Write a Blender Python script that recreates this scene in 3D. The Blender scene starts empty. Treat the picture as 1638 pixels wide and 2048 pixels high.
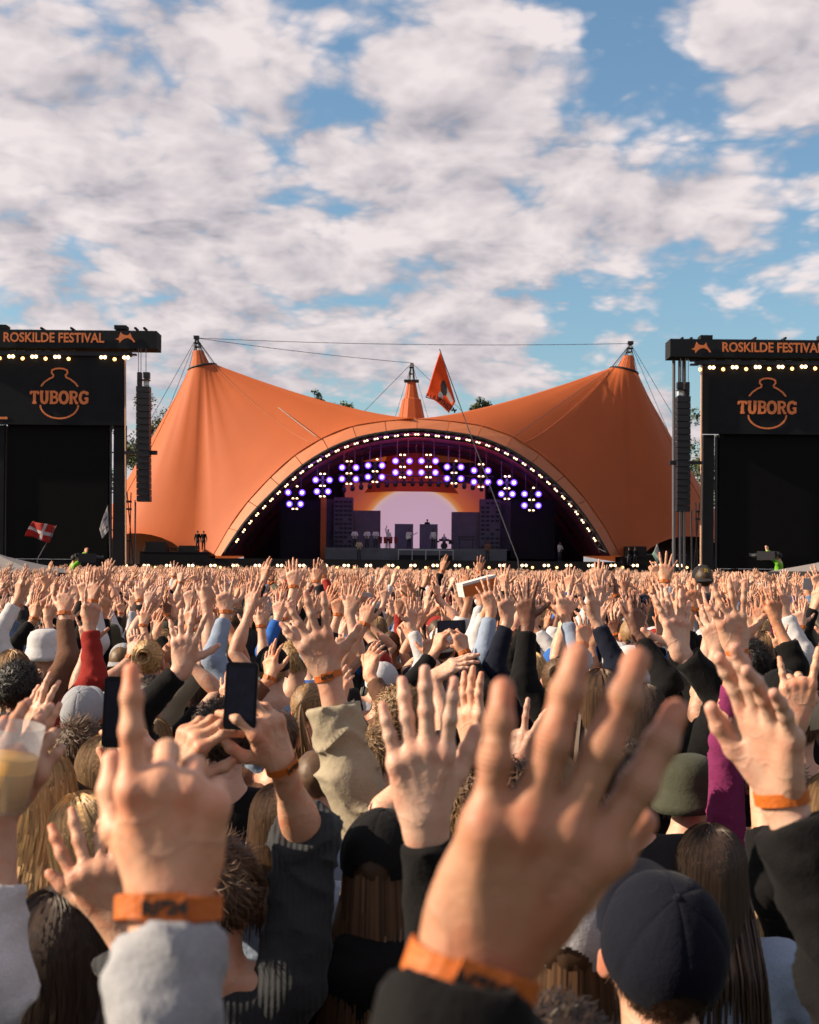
import bpy, bmesh, math, random
import numpy as np
from mathutils import Vector, Matrix, Quaternion
R = math.radians
SC = bpy.context.scene
COL = SC.collection
RNG = np.random.default_rng(11)
random.seed(5)

# ------------------------------------------------------------------ camera
F = 2400.0 / 1638.0            # focal length in picture widths
CAMZ = 2.25
ROLL = R(0.55)
cam = bpy.data.cameras.new('camera')
cam.sensor_fit = 'HORIZONTAL'; cam.sensor_width = 36.0
cam.lens = 36.0 * F
cam.shift_y = 116.0 / 1638.0
cam.clip_start = 0.05; cam.clip_end = 6000
cam.dof.use_dof = True; cam.dof.focus_distance = 8.0; cam.dof.aperture_fstop = 10.5
camo = bpy.data.objects.new('camera', cam); COL.objects.link(camo)
cr, sr = math.cos(ROLL), math.sin(ROLL)
camo.matrix_world = Matrix(((cr, -sr, 0, 0), (0, 0, -1, 0), (sr, cr, 0, CAMZ), (0, 0, 0, 1)))
SC.camera = camo

def P(px, py, Y):
    """a point of the place, given where it is seen in the photograph and how far away it stands"""
    u = (px - 819.0) / 2400.0; v = (1140.0 - py) / 2400.0
    return Vector(((u * cr - v * sr) * Y, Y, CAMZ + (u * sr + v * cr) * Y))

# ------------------------------------------------------------------ sky and sun
SUN_EL = R(28); SUN_AZ = math.atan2(-0.998, -0.055)          # from the left, a little behind the camera
SUND = Vector((math.sin(SUN_AZ) * math.cos(SUN_EL), math.cos(SUN_AZ) * math.cos(SUN_EL), math.sin(SUN_EL)))
sl = bpy.data.lights.new('sun', 'SUN'); sl.energy = 5.0; sl.angle = R(0.5); sl.color = (1.0, 0.82, 0.61)
so = bpy.data.objects.new('sun', sl); COL.objects.link(so)
so.rotation_euler = SUND.to_track_quat('Z', 'Y').to_euler(); so.location = (-60, -20, 60)

class NT:
    """small helper that writes node trees"""
    def __init__(s, tree): s.t = tree; s.n = tree.nodes; s.l = tree.links
    def new(s, typ, **kw):
        nd = s.n.new(typ)
        for k, v in kw.items(): setattr(nd, k, v)
        return nd
    def put(s, sock, v):
        if isinstance(v, bpy.types.NodeSocket): s.l.new(v, sock)
        elif v is not None: sock.default_value = v
    def m(s, op, a, b=None, c=None, clamp=False):
        nd = s.new('ShaderNodeMath', operation=op, use_clamp=clamp)
        for i, v in enumerate((a, b, c)):
            if v is not None: s.put(nd.inputs[i], v)
        return nd.outputs[0]
    def vm(s, op, a, b=None):
        nd = s.new('ShaderNodeVectorMath', operation=op)
        s.put(nd.inputs[0], a)
        if b is not None: s.put(nd.inputs[1], b)
        return nd.outputs['Value'] if op in ('DOT_PRODUCT', 'LENGTH') else nd.outputs['Vector']
    def ss(s, x, lo, hi, a=0.0, b=1.0):
        nd = s.new('ShaderNodeMapRange', interpolation_type='SMOOTHSTEP')
        s.put(nd.inputs[0], x); s.put(nd.inputs[1], lo); s.put(nd.inputs[2], hi); s.put(nd.inputs[3], a); s.put(nd.inputs[4], b)
        return nd.outputs[0]
    def noise(s, vec, scale, detail=4, rough=.5, dist=0.0):
        nd = s.new('ShaderNodeTexNoise')
        if vec is not None: s.put(nd.inputs['Vector'], vec)
        nd.inputs['Scale'].default_value = scale; nd.inputs['Detail'].default_value = detail
        nd.inputs['Roughness'].default_value = rough; nd.inputs['Distortion'].default_value = dist
        return nd.outputs[0]
    def mix(s, f, a, b, mode='MIX'):
        nd = s.new('ShaderNodeMix', data_type='RGBA', blend_type=mode)
        s.put(nd.inputs[0], f); s.put(nd.inputs[6], a); s.put(nd.inputs[7], b)
        return nd.outputs[2]

world = bpy.data.worlds.new('World'); SC.world = world; world.use_nodes = True
def build_sky():
    t = NT(world.node_tree); t.n.clear()
    out = t.new('ShaderNodeOutputWorld'); bg = t.new('ShaderNodeBackground')
    sky = t.new('ShaderNodeTexSky', sky_type='NISHITA')
    sky.sun_disc = False; sky.sun_elevation = SUN_EL; sky.sun_rotation = SUN_AZ
    sky.air_density = 1.3; sky.dust_density = 1.2; sky.ozone_density = 3.0
    STR = 0.10
    K = 0.466                      # the sky is metered for the picture's exposure
    bg.inputs['Strength'].default_value = STR
    d = t.new('ShaderNodeTexCoord').outputs['Generated']
    sep = t.new('ShaderNodeSeparateXYZ'); t.put(sep.inputs[0], d)
    x, y, z = sep.outputs
    zc = t.m('MAXIMUM', z, 0.0)
    den = t.m('ADD', zc, 0.30)
    cmb = t.new('ShaderNodeCombineXYZ')
    t.put(cmb.inputs[0], t.m('DIVIDE', x, den)); t.put(cmb.inputs[1], t.m('DIVIDE', y, den)); t.put(cmb.inputs[2], t.m('MULTIPLY', zc, 2.2))
    q = cmb.outputs[0]
    warp = t.new('ShaderNodeTexNoise'); t.put(warp.inputs['Vector'], q); warp.inputs['Scale'].default_value = 4.5; warp.inputs['Detail'].default_value = 3
    wv = t.vm('MULTIPLY', t.vm('SUBTRACT', warp.outputs[1], (0.5, 0.5, 0.5)), (0.085, 0.085, 0.085))
    qw = t.vm('ADD', q, wv)
    def dens(v):
        a = t.noise(v, 2.4, 4, .5)
        vo = t.new('ShaderNodeTexVoronoi', voronoi_dimensions='2D', feature='F1'); t.put(vo.inputs['Vector'], v)
        vo.inputs['Scale'].default_value = 7.4; vo.inputs['Detail'].default_value = 3.0; vo.inputs['Roughness'].default_value = .58; vo.normalize = True
        b = t.noise(v, 10.0, 6, .62)
        puff = t.m('SUBTRACT', 1.0, vo.outputs['Distance'])
        return t.m('ADD', t.m('ADD', t.m('MULTIPLY', a, 0.30), t.m('MULTIPLY', puff, 0.54)), t.m('MULTIPLY', b, 0.16))
    n0 = dens(qw)
    n1 = dens(t.vm('ADD', qw, (-0.050, -0.075, 0.09)))
    # where the photograph's cloud banks and blue gaps stand in the sky
    lay = None
    spots = [(1130,110,130,-.10),(1250,185,120,-.13),(1345,240,100,-.14),(640,165,90,-.07),(700,205,70,-.08),(560,330,60,-.12),
             (285,300,70,-.11),(480,165,70,-.08),(300,100,70,-.07),(640,10,80,-.09),(1570,272,70,-.1),(1490,605,170,-.12),(1240,640,130,-.10),
             (1630,560,120,-.12),(1050,380,45,-.1),(180,455,60,-.09),(1120,720,160,-.09),(150,10,70,-.08),(1240,70,60,-.06),(1420,700,120,-.08),(760,560,80,-.06),
             (980,260,190,.09),(960,690,85,.17),(1215,712,45,.13),(60,310,150,.08),(420,340,140,.08),(1300,340,150,.07),(330,165,90,.07),
             (1500,430,140,.06),(700,420,150,.07),(1550,120,130,.11),(1330,110,90,.08),(880,110,130,.06),(240,560,260,.07),(650,610,160,.05),(1330,190,60,.07),(1100,480,200,.05)]
    for (px, py, r, amp) in spots:
        dv = (P(px, py, 1.0) - Vector((0, 0, CAMZ))).normalized()
        dt = t.vm('DOT_PRODUCT', d, tuple(dv))
        amp *= .50; ang = r / 2400.0 * 1.5
        e = t.ss(dt, math.cos(ang), math.cos(ang * .15), 0.0, amp)
        lay = e if lay is None else t.m('ADD', lay, e)
    D = t.m('ADD', n0, lay)
    cover = t.ss(D, 0.515, 0.640)
    lit = t.m('MULTIPLY', t.m('SUBTRACT', n0, n1), 3.6)
    thick = t.ss(D, 0.64, 0.84, 0.0, 0.30)
    s = t.m('ADD', t.m('SUBTRACT', t.m('ADD', lit, 0.52), thick), t.m('MULTIPLY', t.ss(z, 0.02, 0.30), 0.10), clamp=True)
    ccol = t.mix(s, (0.37*K/STR, 0.355*K/STR, 0.41*K/STR, 1), (0.88*K/STR, 0.79*K/STR, 0.79*K/STR, 1))
    # the low clouds are seen through more air
    hz = t.ss(z, 0.03, 0.24, 0.55, 0.0)
    ccol = t.mix(hz, ccol, (0.60*K/STR, 0.54*K/STR, 0.575*K/STR, 1))
    skc = t.mix(1.0, sky.outputs[0], (0.60, 0.68, 0.69, 1), 'MULTIPLY')
    col = t.mix(cover, skc, ccol)
    col = t.mix(t.ss(z, -0.02, 0.05, 1.0, 0.0), col, (0.5*K/STR, 0.47*K/STR, 0.50*K/STR, 1))
    t.put(bg.inputs['Color'], col); t.l.new(bg.outputs[0], out.inputs[0])
build_sky()
vs = SC.view_settings
vs.view_transform = 'Standard'; vs.look = 'None'; vs.exposure = 1.1; vs.gamma = 1.0; vs.use_curve_mapping = False
SC.render.engine = 'CYCLES'
cy = SC.cycles
cy.use_denoising = True
try: cy.denoiser = 'OPENIMAGEDENOISE'
except Exception: pass
cy.max_bounces = 6; cy.diffuse_bounces = 3; cy.glossy_bounces = 2; cy.transmission_bounces = 4; cy.transparent_max_bounces = 8
cy.sample_clamp_indirect = 4.0; cy.caustics_reflective = False; cy.caustics_refractive = False
cy.use_adaptive_sampling = True; cy.adaptive_threshold = 0.015

# ------------------------------------------------------------------ materials
MATS = {}
ALB = 0.80
def mat(name, col, rough=.7, var=.12, vscale=3.0, bump=0.0, bscale=40.0, metal=0.0, spec=.3, sss=0.0, sheen=0.0, emit=None, estr=0.0, alpha=None, trans=0.0):
    if name in MATS: return MATS[name]
    m = bpy.data.materials.new(name); m.use_nodes = True; MATS[name] = m
    t = NT(m.node_tree); b = t.n['Principled BSDF']
    b.inputs['Roughness'].default_value = rough; b.inputs['Metallic'].default_value = metal
    b.inputs['Specular IOR Level'].default_value = spec
    oc = t.new('ShaderNodeTexCoord').outputs['Object']
    c = (col[0] * ALB, col[1] * ALB, col[2] * ALB, 1)
    if var > 0:
        n = t.noise(oc, vscale, 5, .6)
        f = t.m('ADD', t.m('MULTIPLY', t.m('SUBTRACT', n, .5), var * 3.0), 1.0)
        hs = t.new('ShaderNodeHueSaturation'); hs.inputs['Color'].default_value = c; t.put(hs.inputs['Value'], f)
        t.put(b.inputs['Base Color'], hs.outputs[0])
    else: b.inputs['Base Color'].default_value = c
    if bump > 0:
        bn = t.new('ShaderNodeBump'); bn.inputs['Strength'].default_value = bump; bn.inputs['Distance'].default_value = .02
        t.put(bn.inputs['Height'], t.noise(oc, bscale, 4, .6)); t.put(b.inputs['Normal'], bn.outputs[0])
    if sheen: b.inputs['Sheen Weight'].default_value = sheen
    if sss:
        b.inputs['Subsurface Weight'].default_value = sss; b.inputs['Subsurface Radius'].default_value = (.012, .004, .002); b.inputs['Subsurface Scale'].default_value = .6
    if emit: b.inputs['Emission Color'].default_value = (*emit, 1); b.inputs['Emission Strength'].default_value = estr * .77
    if trans: b.inputs['Transmission Weight'].default_value = trans
    if alpha is not None: b.inputs['Alpha'].default_value = alpha
    return m

# ------------------------------------------------------------------ object helpers
def tag(o, label=None, cat=None, group=None, kind=None):
    if label: o['label'] = label
    if cat: o['category'] = cat
    if group: o['group'] = group
    if kind: o['kind'] = kind
    return o
def link(o, parent=None):
    COL.objects.link(o)
    if parent is not None: o.parent = parent
    return o
def empty(name, loc=(0, 0, 0), rz=0.0, **kw):
    o = bpy.data.objects.new(name, None); o.location = loc; o.rotation_euler = (0, 0, rz); o.empty_display_size = .2
    return tag(link(o), **kw)
def mesh_obj(name, me, m=None, parent=None, mw=None):
    """mw: the matrix in the frame of the parent"""
    o = bpy.data.objects.new(name, me)
    if m is not None and not me.materials: me.materials.append(m)
    link(o, parent)
    if mw is not None: o.matrix_local = mw
    return o
class MB:
    """collects geometry for ONE mesh"""
    def __init__(s): s.v = []; s.f = []; s.mi = []
    def add(s, vs_, fs, mi=0):
        k = len(s.v); s.v += [tuple(v) for v in vs_]; s.f += [tuple(i + k for i in f) for f in fs]; s.mi += [mi] * len(fs); return s
    def box(s, lo, hi, mi=0, M=None):
        a, b = lo, hi
        v = [Vector((x, y, z)) for x in (a[0], b[0]) for y in (a[1], b[1]) for z in (a[2], b[2])]
        if M is not None: v = [M @ p for p in v]
        return s.add(v, [(0, 1, 3, 2), (4, 6, 7, 5), (0, 4, 5, 1), (2, 3, 7, 6), (0, 2, 6, 4), (1, 5, 7, 3)], mi)
    def tube(s, pts, rad, n=8, mi=0, cap=True):
        pts = [Vector(p) for p in pts]; m = len(pts)
        rads = rad if isinstance(rad, (list, tuple)) else [rad] * m
        vs_, fs = [], []; up = None
        for i, p in enumerate(pts):
            d = (pts[min(i + 1, m - 1)] - pts[max(i - 1, 0)]).normalized()
            if up is None:
                up = d.orthogonal().normalized()
            up = (up - d * up.dot(d)).normalized(); w = d.cross(up)
            for k in range(n):
                a = 2 * math.pi * k / n
                vs_.append(p + (up * math.cos(a) + w * math.sin(a)) * rads[i])
        for i in range(m - 1):
            for k in range(n):
                fs.append((i * n + k, i * n + (k + 1) % n, (i + 1) * n + (k + 1) % n, (i + 1) * n + k))
        if cap: fs.append(tuple(range(n - 1, -1, -1))); fs.append(tuple((m - 1) * n + k for k in range(n)))
        return s.add(vs_, fs, mi)
    def lathe(s, prof, n=16, o=(0, 0, 0), M=None, mi=0):
        vs_, fs = [], []
        for (r, z) in prof:
            for k in range(n):
                a = 2 * math.pi * k / n
                p = Vector((o[0] + r * math.cos(a), o[1] + r * math.sin(a), o[2] + z))
                vs_.append(M @ p if M is not None else p)
        for i in range(len(prof) - 1):
            for k in range(n): fs.append((i * n + k, i * n + (k + 1) % n, (i + 1) * n + (k + 1) % n, (i + 1) * n + k))
        fs.append(tuple(range(n - 1, -1, -1))); fs.append(tuple((len(prof) - 1) * n + k for k in range(n)))
        return s.add(vs_, fs, mi)
    def prism(s, poly, M, th, mi=0):
        """outline in the xy plane of M, thickness th along its z"""
        n = len(poly)
        v = [M @ Vector((p[0], p[1], 0)) for p in poly] + [M @ Vector((p[0], p[1], th)) for p in poly]
        f = [tuple(range(n - 1, -1, -1)), tuple(range(n, 2 * n))] + [(i, (i + 1) % n, n + (i + 1) % n, n + i) for i in range(n)]
        return s.add(v, f, mi)
    def mesh(s, name, mats=(), smooth=False):
        me = bpy.data.meshes.new(name); me.from_pydata(s.v, [], s.f)
        for m in mats: me.materials.append(m)
        if len(mats) > 1: me.polygons.foreach_set('material_index', s.mi)
        if smooth: me.polygons.foreach_set('use_smooth', [True] * len(me.polygons))
        me.update(); return me
    def build(s, name, m=None, parent=None, smooth=False, mw=None):
        ms = m if isinstance(m, (list, tuple)) else ([m] if m else [])
        return mesh_obj(name, s.mesh(name, ms, smooth), None, parent, mw)
def frame_m(o, x, y, z):
    return Matrix(((x[0], y[0], z[0], o[0]), (x[1], y[1], z[1], o[1]), (x[2], y[2], z[2], o[2]), (0, 0, 0, 1)))
def facing(o, rz=0.0):
    """a frame whose xy plane stands upright and faces the audience (its z points towards -Y)"""
    c, s_ = math.cos(rz), math.sin(rz)
    return frame_m(o, (c, s_, 0), (0, 0, 1), (s_, -c, 0))
def text_mesh(body, size, m, ext=.02, off=0.0, name='lettering', sx=1.0):
    cu = bpy.data.curves.new(name, 'FONT'); cu.body = body; cu.size = size; cu.extrude = ext; cu.offset = off; cu.align_x = 'CENTER'; cu.resolution_u = 3
    o = bpy.data.objects.new(name, cu); COL.objects.link(o)
    bpy.context.view_layer.update()
    dg = bpy.context.evaluated_depsgraph_get()
    me = bpy.data.meshes.new_from_object(o.evaluated_get(dg)); me.name = name
    bpy.data.objects.remove(o); bpy.data.curves.remove(cu)
    if sx != 1.0: me.transform(Matrix.Diagonal((sx, 1, 1, 1)))
    me.materials.clear(); me.materials.append(m); return me
# ================================================================== the setting
M_ground = mat('trampled_grass', (.07, .075, .03), .95, .35, 1.5, .5, 6)
MB().add([(-900, -60, 0), (900, -60, 0), (900, 2500, 0), (-900, 2500, 0)], [(0, 1, 2, 3)]).build('ground', M_ground)['kind'] = 'structure'

M_canvas = mat('orange_canvas', (.58, .140, .044), .62, .09, .25, .5, .9, spec=.2)
M_fascia = mat('fascia_canvas', (.46, .145, .06), .6, .08, 1.2, .2, 3.0)
def translucent(m, w):
    t = NT(m.node_tree); b_ = t.n['Principled BSDF']; out = [x for x in t.n if x.type == 'OUTPUT_MATERIAL'][0]; tr = t.new('ShaderNodeBsdfTranslucent')
    if b_.inputs['Base Color'].links: t.l.new(b_.inputs['Base Color'].links[0].from_socket, tr.inputs['Color'])
    mx = t.new('ShaderNodeMixShader'); mx.inputs[0].default_value = w; t.l.new(b_.outputs[0], mx.inputs[1]); t.l.new(tr.outputs[0], mx.inputs[2]); t.l.new(mx.outputs[0], out.inputs['Surface'])
translucent(M_canvas, .28)
M_seam = mat('canvas_seam', (.52, .17, .07), .6, .05)
M_steel = mat('dark_steel', (.035, .035, .04), .5, .1, metal=.6)
M_silver = mat('aluminium', (.45, .45, .47), .35, .1, metal=.8)
M_black = mat('black_scrim', (.020, .021, .024), .9, .2, 1.0, .15, 30, spec=.06)
M_header = mat('black_header', (.020, .022, .026), .8, .15, 1.0, spec=.1)
M_led = mat('dark_led_wall', (.009, .009, .009), .7, .1, 4.0, spec=.04)
M_print = mat('orange_print', (.85, .24, .08), .7, .05)
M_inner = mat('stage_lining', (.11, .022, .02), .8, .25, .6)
M_drape = mat('black_drape', (.008, .007, .010), .9, .2, 1.0)
M_conc = mat('painted_concrete_set', (.10, .10, .125), .85, .3, 1.2, .3, 12)
M_conc2 = mat('set_window_dark', (.02, .02, .03), .7, .1)
M_cable = mat('steel_cable', (.09, .09, .10), .5, 0)
M_bulb = mat('warm_bulb', (.9, .8, .6), .4, 0, emit=(1, .62, .31), estr=3.4)
M_amber = mat('amber_bulb', (.9, .5, .2), .4, 0, emit=(1, .48, .14), estr=3.2)
M_violet = mat('violet_lens', (.7, .6, .9), .4, 0, emit=(.58, .44, 1.0), estr=4.2)
M_halo = mat('violet_halo_glow', (.2, .1, .6), .4, 0, emit=(.13, .05, 1.0), estr=1.8)  # glow colour that stands in for the lamps' halo
M_housing = mat('lamp_housing', (.012, .012, .016), .5, .1)
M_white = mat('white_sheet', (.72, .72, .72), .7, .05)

def boxpx(mb, x0, y0, x1, y1, Y, depth, mi=0, dz=0.0):
    c = P((x0 + x1) / 2, (y0 + y1) / 2, Y); w = abs(x1 - x0) / 2400 * Y / 2; h = abs(y1 - y0) / 2400 * Y / 2
    return mb.box((c.x - w, Y, c.z - h + dz), (c.x + w, Y + depth, c.z + h + dz), mi)
def interp(pts, n):
    """smooth curve of n points through pts (by arc length)"""
    A = np.array(pts, float); d = np.r_[0, np.cumsum(np.linalg.norm(np.diff(A, axis=0), axis=1))]
    t = np.linspace(0, d[-1], n); out = []
    for tt in t:
        i = min(max(np.searchsorted(d, tt) - 1, 0), len(A) - 2)
        p0, p1, p2, p3 = A[max(i - 1, 0)], A[i], A[i + 1], A[min(i + 2, len(A) - 1)]
        u = (tt - d[i]) / max(d[i + 1] - d[i], 1e-9)
        out.append(.5 * (2 * p1 + (p2 - p0) * u + (2 * p0 - 5 * p1 + 4 * p2 - p3) * u * u + (3 * p1 - p0 - 3 * p2 + p3) * u ** 3))
    return np.array(out)

# ------------------------------------------------------------------ the tent over the stage
OUT = [(425,1112),(470,1035),(520,975),(580,917),(640,878),(700,853),(765,842),(830,837),(895,841),(960,850),(1015,868),(1065,896),(1115,937),(1165,990),(1205,1045),(1242,1112)]
INN = [(441,1112),(485,1046),(535,991),(593,937),(651,899),(708,875),(769,862),(830,856),(891,861),(953,871),(1006,890),(1054,917),(1102,954),(1150,1003),(1188,1055),(1222,1112)]
tent = empty('stage_tent', P(830, 1140, 106) * 1.0, label='huge orange canvas stage tent with three peaks and a wide lamp-lined arch', cat='tent')
tent.location.z = 0
bpy.context.view_layer.update()
TI = tent.matrix_world.inverted()
def T(v): return TI @ Vector(v)

def lobe(side):
    if side < 0:
        ring_c = P(405, 735, 113); foot = 0
        arch = [P(x, y, 105.6) for (x, y) in interp(OUT[:8], 22)]
        extra = [(P(829, 868, 113), 1.34), (P(828, 893, 120), 1.36), (P(760, 960, 126), 1.45), (P(600, 1080, 131), 1.5), (P(420, 1125, 131), 1.5), (P(260, 1128, 127), 1.35), (P(150, 1130, 119), 1.12),
                 (P(160, 1120, 114), 1.12), (P(190, 1098, 111.5), 1.18), (P(225, 1076, 109.5), 1.25), (P(255, 1067, 108.5), 1.3), (P(300, 1069, 107.6), 1.35), (P(345, 1085, 106.8), 1.38), (P(385, 1116, 106), 1.4), (P(405, 1118, 105.8), 1.4)]
        tilt = (.10, 0)
    else:
        ring_c = P(1248, 742, 113)
        arch = [P(x, y, 105.6) for (x, y) in interp(OUT[7:][::-1], 22)]
        extra = [(P(831, 868, 113), 1.34), (P(832, 893, 120), 1.36), (P(900, 960, 126), 1.45), (P(1060, 1080, 131), 1.5), (P(1240, 1125, 131), 1.5), (P(1390, 1128, 127), 1.35), (P(1500, 1130, 119), 1.12),
                 (P(1485, 1120, 114), 1.15), (P(1450, 1098, 111.5), 1.2), (P(1415, 1078, 109.5), 1.28), (P(1390, 1073, 108.5), 1.3), (P(1350, 1075, 107.6), 1.35), (P(1310, 1090, 106.8), 1.38), (P(1275, 1117, 106), 1.4), (P(1256, 1118, 105.8), 1.4)]
        tilt = (-.10, 0)
    b = [(p, 1.22 + .12 * (i / 21) ** 2) for i, p in enumerate(arch)] + extra
    loop = np.array([list(p) + [k] for p, k in b] + [list(b[0][0]) + [b[0][1]]])
    loop = interp(loop, 97)[:-1]
    NS = 26; rr = 1.28; vs_, fs = [], []
    nb = len(loop)
    for i in range(nb):
        bx = Vector(loop[i][:3]); k = loop[i][3]
        dv = Vector((bx.x - ring_c.x, bx.y - ring_c.y, 0)).normalized()
        r0 = ring_c + dv * rr; r0.z += -tilt[0] * (dv.x * rr) * (-2.2) * 1.0
        for j in range(NS):
            s = (j / (NS - 1)) ** 1.25
            xy = r0.lerp(bx, s); z = r0.z + (bx.z - r0.z) * (1 - (1 - s) ** k)
            fl = .10 * math.sin(i * 1.9) * math.sin(math.pi * s) * (1 - s) ** 2         # slack folds near the ring
            vs_.append(T((xy.x + dv.x * fl, xy.y + dv.y * fl, z)))
    for i in range(nb):
        for j in range(NS - 1):
            a, c = i * NS + j, ((i + 1) % nb) * NS + j
            fs.append((a, a + 1, c + 1, c))
    mb = MB().add(vs_, fs)
    mb.build('canvas_lobe', M_canvas, tent, True)
    # stitched seams running from the ring to the hem
    for i in ((12, 66, 74, 82) ):
        pts = [Vector(vs_[i * NS + j]) + Vector((0, -.04, .03)) for j in range(NS)]
        MB().tube(pts, .03, 4).build('seam', M_seam, tent)
    ringp = [Vector(vs_[i * NS]) for i in range(0, nb, 2)]
    MB().tube(ringp + ringp[:1], .11, 6).build('ring', M_steel, tent)
    return ring_c, ringp, vs_, NS

for side in (-1, 1):
    rc, ringp, _, _ = lobe(side)
    tip = P(393, 676, 113) if side < 0 else P(1261, 687, 113)
    cb = P(401, 735, 113) if side < 0 else P(1252, 741, 113); ct = P(397, 702, 113) if side < 0 else P(1257, 712, 113)
    mb = MB(); n = 14; vs_ = []
    for (c, r) in ((ct, .5), (ct.lerp(cb, .35), .62), (cb, .95)):
        vs_ += [T((c.x + r * math.cos(2 * math.pi * k / n), c.y + r * math.sin(2 * math.pi * k / n), c.z)) for k in range(n)]
    mb.add(vs_, [(a * n + k, a * n + (k + 1) % n, (a + 1) * n + (k + 1) % n, (a + 1) * n + k) for a in range(2) for k in range(n)] + [tuple(range(n))])
    mb.build('cone_cap', M_canvas, tent)
    mk = MB()
    for k in range(4):
        a = k * math.pi / 2 + .6
        mk.tube([T((ct.x + .42 * math.cos(a), ct.y + .42 * math.sin(a), ct.z)), T((tip.x + .12 * math.cos(a), tip.y + .12 * math.sin(a), tip.z))], .06, 5)
    mk.tube([T(ct), T((ct.x, ct.y, 0))], .28, 8); mk.box(T(tip) - Vector((.25, .2, .1)), T(tip) + Vector((.25, .2, .2)))
    for f_ in (.3, .6): 
        c = ct.lerp(tip, f_); mk.box(T(c) - Vector((.3, .3, .04)), T(c) + Vector((.3, .3, .04)))
    mk.build('mast', M_steel, tent)
    cm = MB()
    for k in range(0, len(ringp), 6): cm.tube([T(tip), ringp[k]], .03, 4)
    far = [P(250, 930, 118), P(215, 1128, 125)] if side < 0 else [P(1405, 930, 118), P(1450, 1128, 125)]
    for q in far: cm.tube([T(tip), T(q)], .028, 4)
    cm.build('stay_cable', M_cable, tent)
# the peak at the back
rt = P(824, 726, 121)
mb = MB(); n = 10; vs_ = []
for (py, r) in ((764, .42), (797, .75), (799, .95), (838, 1.35), (920, 2.6), (990, 5.5)):
    c = P(823, py, 121); vs_ += [T((c.x + r * math.cos(2 * math.pi * k / n), c.y + r * math.sin(2 * math.pi * k / n), c.z)) for k in range(n)]
mb.add(vs_, [(a * n + k, a * n + (k + 1) % n, (a + 1) * n + (k + 1) % n, (a + 1) * n + k) for a in range(5) for k in range(n)] + [tuple(range(n))])
mb.build('cone_cap', M_canvas, tent)
mk = MB(); c = P(823, 763, 121)
for k in range(4):
    a = k * math.pi / 2 + .5
    mk.tube([T((c.x + .36 * math.cos(a), c.y + .36 * math.sin(a), c.z)), T((rt.x + .12 * math.cos(a), rt.y + .12 * math.sin(a), rt.z))], .06, 5)
mk.box(T(c) - Vector((.75, .5, .05)), T(c) + Vector((.75, .5, .12))); mk.tube([T(c), T((c.x, c.y, 0))], .25, 8)
for py in (735, 748): mk.box(T(P(823, py, 121)) - Vector((.25, .25, .04)), T(P(823, py, 121)) + Vector((.25, .25, .04)))
mk.build('mast', M_steel, tent)
cm = MB()
lt, rtp = P(393, 676, 113), P(1261, 687, 113)
def catenary(a, b, sag, n=14): return [a.lerp(b, k / n) - Vector((0, 0, sag * 4 * (k / n) * (1 - k / n))) for k in range(n + 1)]
cm.tube([T(q) for q in catenary(lt, rtp, .35)], .03, 4); cm.tube([T(q) for q in catenary(lt, rt, .15)], .03, 4)
cm.tube([T(rt), T(P(690, 862, 112))], .028, 4); cm.tube([T(rt), T(P(965, 862, 112))], .028, 4)
cm.tube([T(P(505, 775, 111)), T(P(632, 873, 105.4))], .035, 4); cm.tube([T(P(1218, 740, 112)), T(P(1030, 872, 105.4))], .03, 4)
for s_ in (-.55, .55): cm.tube([T(rt), T(P(823 + s_ * 60, 835, 120))], .025, 4)
cm.build('stay_cable', M_cable, tent)

# fascia: separate panels along the arch
NF = 16
oo = interp(OUT, NF + 1); ii = interp(INN, NF + 1)
for k in range(NF):
    e = .012
    o0, o1 = oo[k] * (1 - e) + oo[k + 1] * e, oo[k] * e + oo[k + 1] * (1 - e)
    i0, i1 = ii[k] * (1 - e) + ii[k + 1] * e, ii[k] * e + ii[k + 1] * (1 - e)
    q = [T(P(o0[0], o0[1], 105.75)), T(P(o1[0], o1[1], 105.75)), T(P(i1[0], i1[1], 104.5)), T(P(i0[0], i0[1], 104.5))]
    q2 = [v + Vector((0, .10, .03)) for v in q]
    # a slight belly in every panel
    mid = sum(q, Vector()) / 4 + Vector((0, -.05, .04))
    MB().add(q + q2 + [mid], [(0, 1, 8), (1, 2, 8), (2, 3, 8), (3, 0, 8), (7, 6, 5, 4), (0, 4, 5, 1), (1, 5, 6, 2), (2, 6, 7, 3), (3, 7, 4, 0)]).build('fascia_panel', M_fascia, tent)
# the truss behind the fascia
inn = interp(INN, 84); base = np.array([830, 1112.0])
def inward(p, k): 
    v = base - p; v[1] *= 1.0; return p + v / np.linalg.norm(v) * k
mk = MB()
mk.tube([T(P(*inward(p, 3), 104.45)) for p in inn[1:-1]], .13, 6); mk.tube([T(P(*inward(p, 7), 105.3)) for p in inn[1:-1]], .10, 6); mk.tube([T(P(*inward(p, 17), 105.2)) for p in inn[1:-1]], .08, 6)
for k in range(2, 82, 2):
    mk.tube([T(P(*inward(inn[k], 4), 104.6)), T(P(*inward(inn[k + 1], 17), 105.2))], .04, 4)
    mk.tube([T(P(*inward(inn[k + 1], 17), 105.2)), T(P(*inward(inn[k + 2], 4), 104.6))], .04, 4)
mk.build('arch_truss', M_steel, tent)
lamps = interp([inward(np.array(p, float), 13) for p in INN], 47)[2:-2]
bm_lamp = MB().lathe([(.02, -.03), (.06, -.02), (.08, .02), (.06, .06), (.03, .08)], 8).mesh('arch_bulb', [M_bulb], True)
for i, p in enumerate(lamps):
    a = lamps[min(i + 1, len(lamps) - 1)] - lamps[max(i - 1, 0)]; a /= np.linalg.norm(a)
    for s_ in (-2.7, 2.7):
        q = p + a * s_
        mesh_obj('arch_bulb', bm_lamp, None, tent, Matrix.Translation(T(P(q[0], q[1], 104.3))) @ Matrix.Rotation(R(90), 4, 'X'))
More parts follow.
